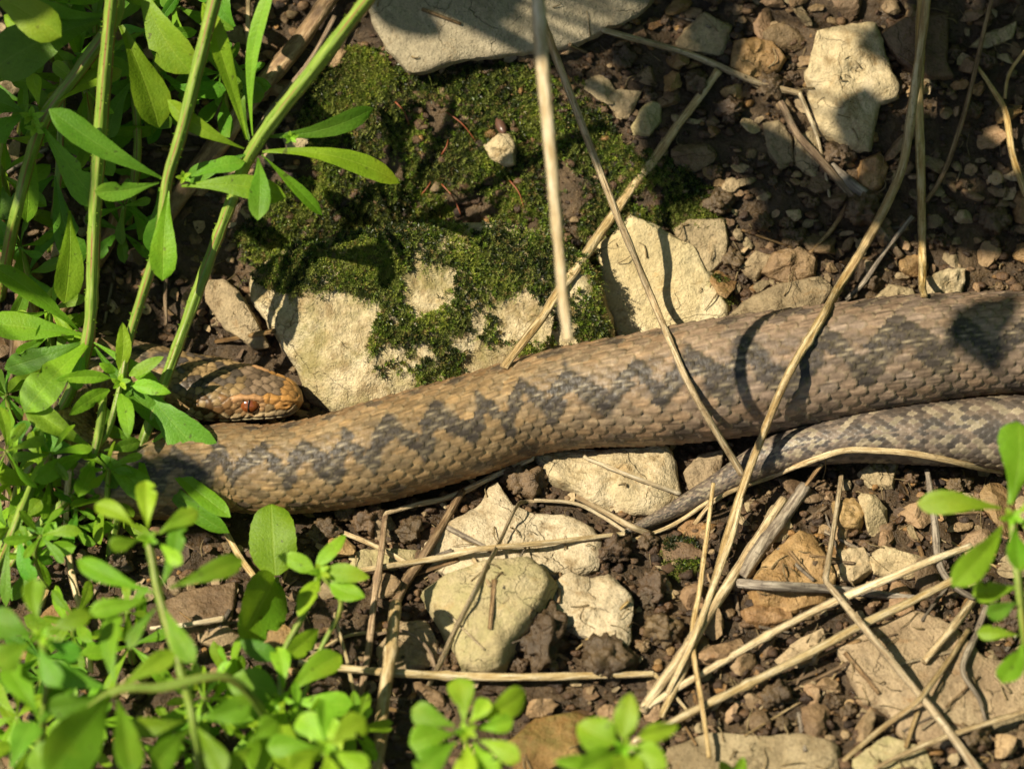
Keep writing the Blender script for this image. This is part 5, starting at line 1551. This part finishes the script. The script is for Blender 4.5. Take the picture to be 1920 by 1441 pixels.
plant('chickweed_plant', 'leafy green seedling at the right edge in front of the tail',
      [[(1898, 965, 330, 16), (1912, 1110, 260, 16), (1925, 1220, 150, 16), (1935, 1340, 0, 16)]],
      [(1876, 952, 1722, 942, 54, 330, 340, None, 'ob'), (1894, 945, 1912, 786, 96, 330, 370, None, 'ob'), (1880, 985, 1792, 1094, 64, 330, 340, None, 'ob'), (1902, 990, 1912, 1070, 56, 330, 330, 'leaf', 'ob'), (1910, 960, 1990, 900, 70, 330, 340), (1910, 975, 1990, 1010, 70, 330, 340),
       (1904, 1100, 1824, 1112, 50, 260, 265, 'leaf', 'ob'), (1908, 1128, 1850, 1150, 44, 260, 250, 'leaf_cool', 'ob'), (1908, 1190, 1832, 1186, 34, 180, 180, 'leaf', 'ob'), (1918, 1205, 1878, 1278, 54, 170, 180, 'leaf_fresh', 'ob'), (1920, 1110, 1990, 1090, 60, 260, 260)],
      prof='ob', mat='leaf_fresh', group='seedlings', buds=[(1898, 968, 338, 24)], dl=170)

# cleavers filling in low among the named ones
def add_leaf3(root, b, t, w, prof, mat, roll=None):
    global _lf
    _lf += 1
    rs = np.random.default_rng(3000 + _lf)
    V, F, UV = leaf_mesh(b, t, w, prof, math.radians(rs.uniform(-60, 60)) if roll is None else roll, rs.uniform(0, .18), rs.uniform(.1, .35), rs.uniform(0, .12), rs)
    return mk('leaf', V, F, M[mat], root, uv=UV)

def small_cleavers(px, py, lift, label, nwh=2, size=1.0, lean=(0, 0), mat='leaf_cool', seed=0):
    r_ = np.random.default_rng(500 + seed)
    foot = P(px, py, 0)
    top = foot + np.array([lean[0], lean[1], lift])
    mid = (foot + top) / 2 + r_.normal(size=3) * 14
    root = empty('cleavers_plant', foot, label, 'plant', 'cleavers plants')
    C = curve_pts([foot, mid, top], 11)
    V, F, UV = tube(C, [9 * size, 7 * size, 5 * size], 12, 1.0, 0.13, 4)
    mk('stem', V, F, M['stem'], root, uv=UV)
    for q in range(nwh):
        t = 1.0 - 0.42 * q
        c = C[int(t * (len(C) - 1))]
        ax = nrm(np.array([r_.normal() * .35, -0.25 + r_.normal() * .3, 1.0]))
        e1 = nrm(np.cross(ax, [0.3, 1, 0.1])); e2 = np.cross(ax, e1)
        k = int(r_.integers(6, 8)); a0 = r_.uniform(0, 6)
        for j in range(k):
            a = a0 + j / k * 6.283 + r_.normal() * .12
            L = r_.uniform(85, 130) * size * (0.75 if q == 0 else 1)
            d = nrm(e1 * math.cos(a) + e2 * math.sin(a) + ax * r_.uniform(-.1, .45))
            add_leaf3(root, c + d * 3, c + d * L, L * r_.uniform(.32, .42), 'ob', mat)
    return root
for i, (px, py, l, lb, nw, sz, ln, mt) in enumerate((
        (60, 1300, 90, 'low cleavers sprig below the cleavers shoot at the left edge', 2, 0.8, (20, 20), 'leaf_cool'),
        (170, 1230, 110, 'low cleavers sprig between the star whorls and left edge shoot', 2, 0.85, (-20, 10), 'leaf'),
        (430, 1330, 100, 'low cleavers sprig between the star whorls and the chickweed tuft', 2, 0.8, (10, 10), 'leaf'),
        (480, 1420, 90, 'low cleavers sprig at the bottom edge below the chickweed tuft', 2, 0.8, (0, 10), 'leaf_fresh'),
        (150, 1420, 120, 'low cleavers sprig under the broad-leaved sprawl at the bottom', 2, 0.9, (10, 20), 'leaf'),
        (30, 1420, 110, 'low cleavers sprig in the bottom left corner', 2, 0.9, (10, 20), 'leaf_fresh'),
        (130, 1010, 100, 'low cleavers sprig beside the pale upright straw', 2, 0.7, (20, 0), 'leaf_cool'),
        (30, 820, 110, 'low cleavers sprig at the left edge by the grey twig', 2, 0.8, (-10, 20), 'leaf_cool'),
        (330, 1420, 90, 'low cleavers sprig under the lowest star whorl', 2, 0.8, (0, 0), 'leaf'),
        (660, 1420, 100, 'low cleavers sprig at the bottom right of the chickweed clump', 2, 0.7, (10, 0), 'leaf_fresh'),
        (60, 560, 150, 'shaded cleavers sprig at the left edge above the drooping whorl', 2, 0.9, (-10, 10), 'leaf_cool'),
        (240, 480, 130, 'shaded cleavers sprig between the two left stems', 2, 0.8, (0, 20), 'leaf_cool'),
        (40, 250, 170, 'shaded cleavers sprig low behind the top left corner plant', 2, 1.0, (20, 10), 'leaf_cool'),
        (180, 130, 150, 'shaded cleavers sprig low at the top behind the upright stem', 2, 1.0, (10, 10), 'leaf_cool'),
        (110, 960, 190, 'cleavers sprig in front of the shaded snake coil at left', 3, 0.85, (0, 0), 'leaf'),
        (215, 975, 170, 'cleavers sprig below the shaded snake coil', 3, 0.8, (0, 0), 'leaf'),
        (20, 960, 200, 'cleavers sprig at the left edge below the coil', 3, 0.9, (10, 0), 'leaf_fresh'),
        (110, 700, 200, 'cleavers sprig rising behind the star-shaped shoot', 3, 0.9, (0, 0), 'leaf'),
        (30, 420, 260, 'cleavers sprig at the left edge below the top corner plant', 3, 1.0, (0, 0), 'leaf'),
        (180, 330, 260, 'cleavers sprig between the upright and slender stems', 3, 1.0, (0, 0), 'leaf'),
        (300, 210, 240, 'cleavers sprig at the top between slender and diagonal stems', 3, 1.0, (0, 0), 'leaf_cool'),
        (420, 230, 150, 'low cleavers sprig under the wide whorl in shade', 2, 0.9, (0, 0), 'leaf_cool'),
        (100, 110, 300, 'cleavers sprig crowded in the top left corner', 3, 1.1, (0, 0), 'leaf'),
        (250, 1240, 170, 'low cleavers sprig behind the broad-leaved sprawl stem', 2, 0.9, (0, 0), 'leaf'),
        (390, 1390, 150, 'low cleavers sprig right of the lowest star whorl', 2, 0.9, (0, 0), 'leaf_fresh'),
        (560, 1440, 170, 'low cleavers sprig at the bottom between tuft and clump', 2, 0.9, (0, 0), 'leaf_fresh'),
        (90, 1100, 170, 'low cleavers sprig above the left edge shoot', 2, 0.8, (0, 0), 'leaf'),
        (330, 60, 150, 'shaded cleavers sprig low at the top behind the slender cleavers', 2, 1.0, (10, 10), 'leaf_cool'))):
    small_cleavers(px, py, l, lb, nw, sz, ln, mt, i)

# ------------------------------------------------------------------ unseen shrubs whose leaves are placed to shade spots, and added sky-blocking foliage
def overhang(label, spots, dist, seed):
    r_ = np.random.default_rng(seed)
    cs = []
    VV, FF, UVV = [], [], []
    nb = 0
    sv = np.array(SUN)
    for (px, py, size) in spots:
        c = B(px, py, 0) + sv * (dist + r_.uniform(-250, 250))
        cs.append(c)
        ax = nrm(np.cross(sv, r_.normal(size=3)))
        L = size * r_.uniform(0.9, 1.15)
        b, t = c - ax * L / 2, c + ax * L / 2
        n, m = 10, 7
        sd = nrm(np.cross(sv, ax) + sv * r_.uniform(-.4, .4)); nn = np.cross(ax, sd)
        pr = np.interp(np.linspace(0, 1, n), *PROF['ov'])
        for i in range(n):
            q = i / (n - 1)
            for j in range(m):
                u = -1 + 2 * j / (m - 1)
                VV.append(b + ax * L * q + sd * u * pr[i] * L * 0.30 * (1 + .06 * math.sin(9 * q * 6)) + nn * (abs(u) * .12 * L * pr[i] + .1 * L * math.sin(3 * q)))
                UVV.append((u, q))
        FF.append(grid_faces(n, m) + nb); nb += n * m
    cs = np.array(cs)
    foot = cs.mean(0) + np.array([-1500.0, 900.0, 0]); foot[2] = ground_z(foot[0], foot[1])
    root = empty('shade_shrub', foot, label, 'shrub')
    fo = mk('foliage', np.array(VV), np.concatenate(FF), M['leaf_cool'], root, uv=np.array(UVV))
    fo['kind'] = 'stuff'
    hub = cs.mean(0) + np.array([-900.0, 500.0, -300.0])
    V, F, UV = tube(curve_pts([foot, (foot + hub) / 2 + np.array([60, 40, 0]), hub], 60), [45, 34, 22], 10)
    br = mk('trunk', V, F, M['twig_grey'], root, uv=UV)
    for c in cs:
        mid = (hub + c) / 2 + np.array([0, 0, 90.0])
        V, F, UV = tube(curve_pts([hub, mid, c], 60), [12, 7, 3], 6)
        mk('twig', V, F, M['twig_grey'], root, uv=UV)

def spots_in(x0, y0, x1, y1, n, size, lit, seed, clear=90):
    r_ = np.random.default_rng(seed); out = []
    tr = 0
    while len(out) < n and tr < 4000:
        tr += 1
        x, y = r_.uniform(x0, x1), r_.uniform(y0, y1)
        if any(math.hypot(x - a, y - b) < c for a, b, c in lit): continue
        if any(math.hypot(x - a, y - b) < clear for a, b, _ in out): continue
        out.append((x, y, size * r_.uniform(.8, 1.25)))
    return out
def unseen_hedge(label, line, height, n, seed):  # foliage wall added out of view to cut sky light in the shade
    r_ = np.random.default_rng(seed)
    VV, FF, UVV = [], [], []; nb = 0
    (x0, y0), (x1, y1) = line
    root = empty('unseen_hedge', np.array([(x0 + x1) / 2, (y0 + y1) / 2, ground_z((x0 + x1) / 2, (y0 + y1) / 2)]), label, 'unseen_hedge')
    for i in range(n):
        t = r_.random(); c = np.array([x0 + (x1 - x0) * t, y0 + (y1 - y0) * t, 0.0]) + np.append(r_.normal(size=2) * 350, 0)
        c[2] = ground_z(c[0], c[1]) + r_.random() * height
        ax = nrm(r_.normal(size=3)); sd = nrm(np.cross(ax, r_.normal(size=3))); nn = np.cross(ax, sd); L = r_.uniform(300, 520)
        for a in range(5):
            q = a / 4; pw = (0.05, .8, 1, .7, .02)[a] * L * .3
            for u in (-1, 0, 1):
                VV.append(c + ax * L * q + sd * u * pw + nn * abs(u) * pw * .25); UVV.append((u, q))
        FF.append(grid_faces(5, 3) + nb); nb += 15
    fo = mk('foliage', np.array(VV), np.concatenate(FF), M['leaf_cool'], root, uv=np.array(UVV)); fo['kind'] = 'stuff'
    for t in np.linspace(.05, .95, 7):
        f = np.array([x0 + (x1 - x0) * t, y0 + (y1 - y0) * t, 0.0]); f[2] = ground_z(f[0], f[1]) - 20
        V, F, UV = tube(curve_pts([f, f + np.array([r_.normal() * 200, r_.normal() * 200, height * .5]), f + np.array([r_.normal() * 500, r_.normal() * 300, height * .95])], 120), [60, 40, 12], 8)
        mk('stem', V, F, M['twig_grey'], root, uv=UV)
unseen_hedge('unseen leafy screen added beyond the top to block sky light', ((-4500, 2700), (5500, 2700)), 9000, 3800, 71)
unseen_hedge('unseen leafy screen added beyond the right to block sky light', ((3700, 2400), (3700, -4500)), 8500, 2600, 72)
LIT = [(1585, 110, 165), (1390, 330, 90), (1650, 325, 70), (1860, 335, 70), (1240, 520, 170), (1480, 480, 80), (1700, 500, 90), (1440, 95, 60), (1560, 560, 80)]
overhang('unseen shrub with leaves placed to shade the top right stones', spots_in(1250, -60, 1960, 440, 12, 225, LIT, 5, 100) + [(1620, 240, 170), (1770, 70, 240), (1838, 615, 150), (1880, 590, 110)], 2700, 61)
overhang('unseen shrub with leaves placed to shade the top left plants', spots_in(120, 40, 390, 600, 13, 190, [(420, 690, 150), (60, 640, 120), (330, 520, 60)], 6, 85) + [(760, 20, 130), (900, 5, 120), (60, 880, 150), (150, 900, 150), (240, 925, 110), (330, 950, 70), (300, 885, 140), (372, 905, 80)], 2500, 62)

# ------------------------------------------------------------------ small things on the ground
def snail_shell(px, py, r, label):
    p = B(px, py, 0) + np.array([0, 0, r * 0.25])
    C, rad = [], []
    for i in range(70):
        t = i / 69
        a = t * 2 * math.pi * 2.6
        q = r * (0.08 + 0.62 * t ** 1.2)
        C.append(p + VR * q * math.cos(a) + VU * q * math.sin(a) - VD * r * 0.35 * (1 - t))
        rad.append(r * (0.10 + 0.34 * t))
    V, F, UV = tube(np.array(C), rad, 12)
    tag(mk('snail_shell', V, F, M['shell'], uv=UV), label, 'snail shell')
snail_shell(1867, 338, 17, 'small round tan snail shell on dark soil at the right')
snail_shell(1595, 1325, 13, 'tiny pale snail shell in the litter left of the big flat stone')

C = curve_pts([B(932, 222, 8), B(938, 234, 9), B(946, 250, 7)], 3)
V, F, UV = tube(C, [3, 9, 10, 9, 4], 12)
tag(mk('dropping', V, F, M['pellet'], uv=UV), 'small dark reddish pellet just above the lone buff stone on the moss', 'pellet')

# ------------------------------------------------------------------ tell twins apart in their labels
def twins():
    by = {}
    for o in COL.objects:
        if o.parent is None and o.get('label'): by.setdefault(o['label'], []).append(o)
    for lb, os_ in by.items():
        if len(os_) < 2: continue
        pp = [project(np.array(o.location) / U) for o in os_]
        spread_y = max(p[1] for p in pp) - min(p[1] for p in pp); spread_x = max(p[0] for p in pp) - min(p[0] for p in pp)
        words = (['upper', 'lower'], ['uppermost', 'upper', 'lower', 'lowest'] if len(os_) == 4 else ['uppermost', 'middle', 'lowest'])[len(os_) > 2] if spread_y > spread_x else (['left-hand', 'right-hand'], ['leftmost', 'second', 'third', 'rightmost'] if len(os_) == 4 else ['leftmost', 'middle', 'rightmost'])[len(os_) > 2]
        if len(os_) > 4: continue
        order = sorted(range(len(os_)), key=lambda i: pp[i][1 if spread_y > spread_x else 0])
        for w, i in zip(words, order):
            os_[i]['label'] = w + ' ' + lb
twins()
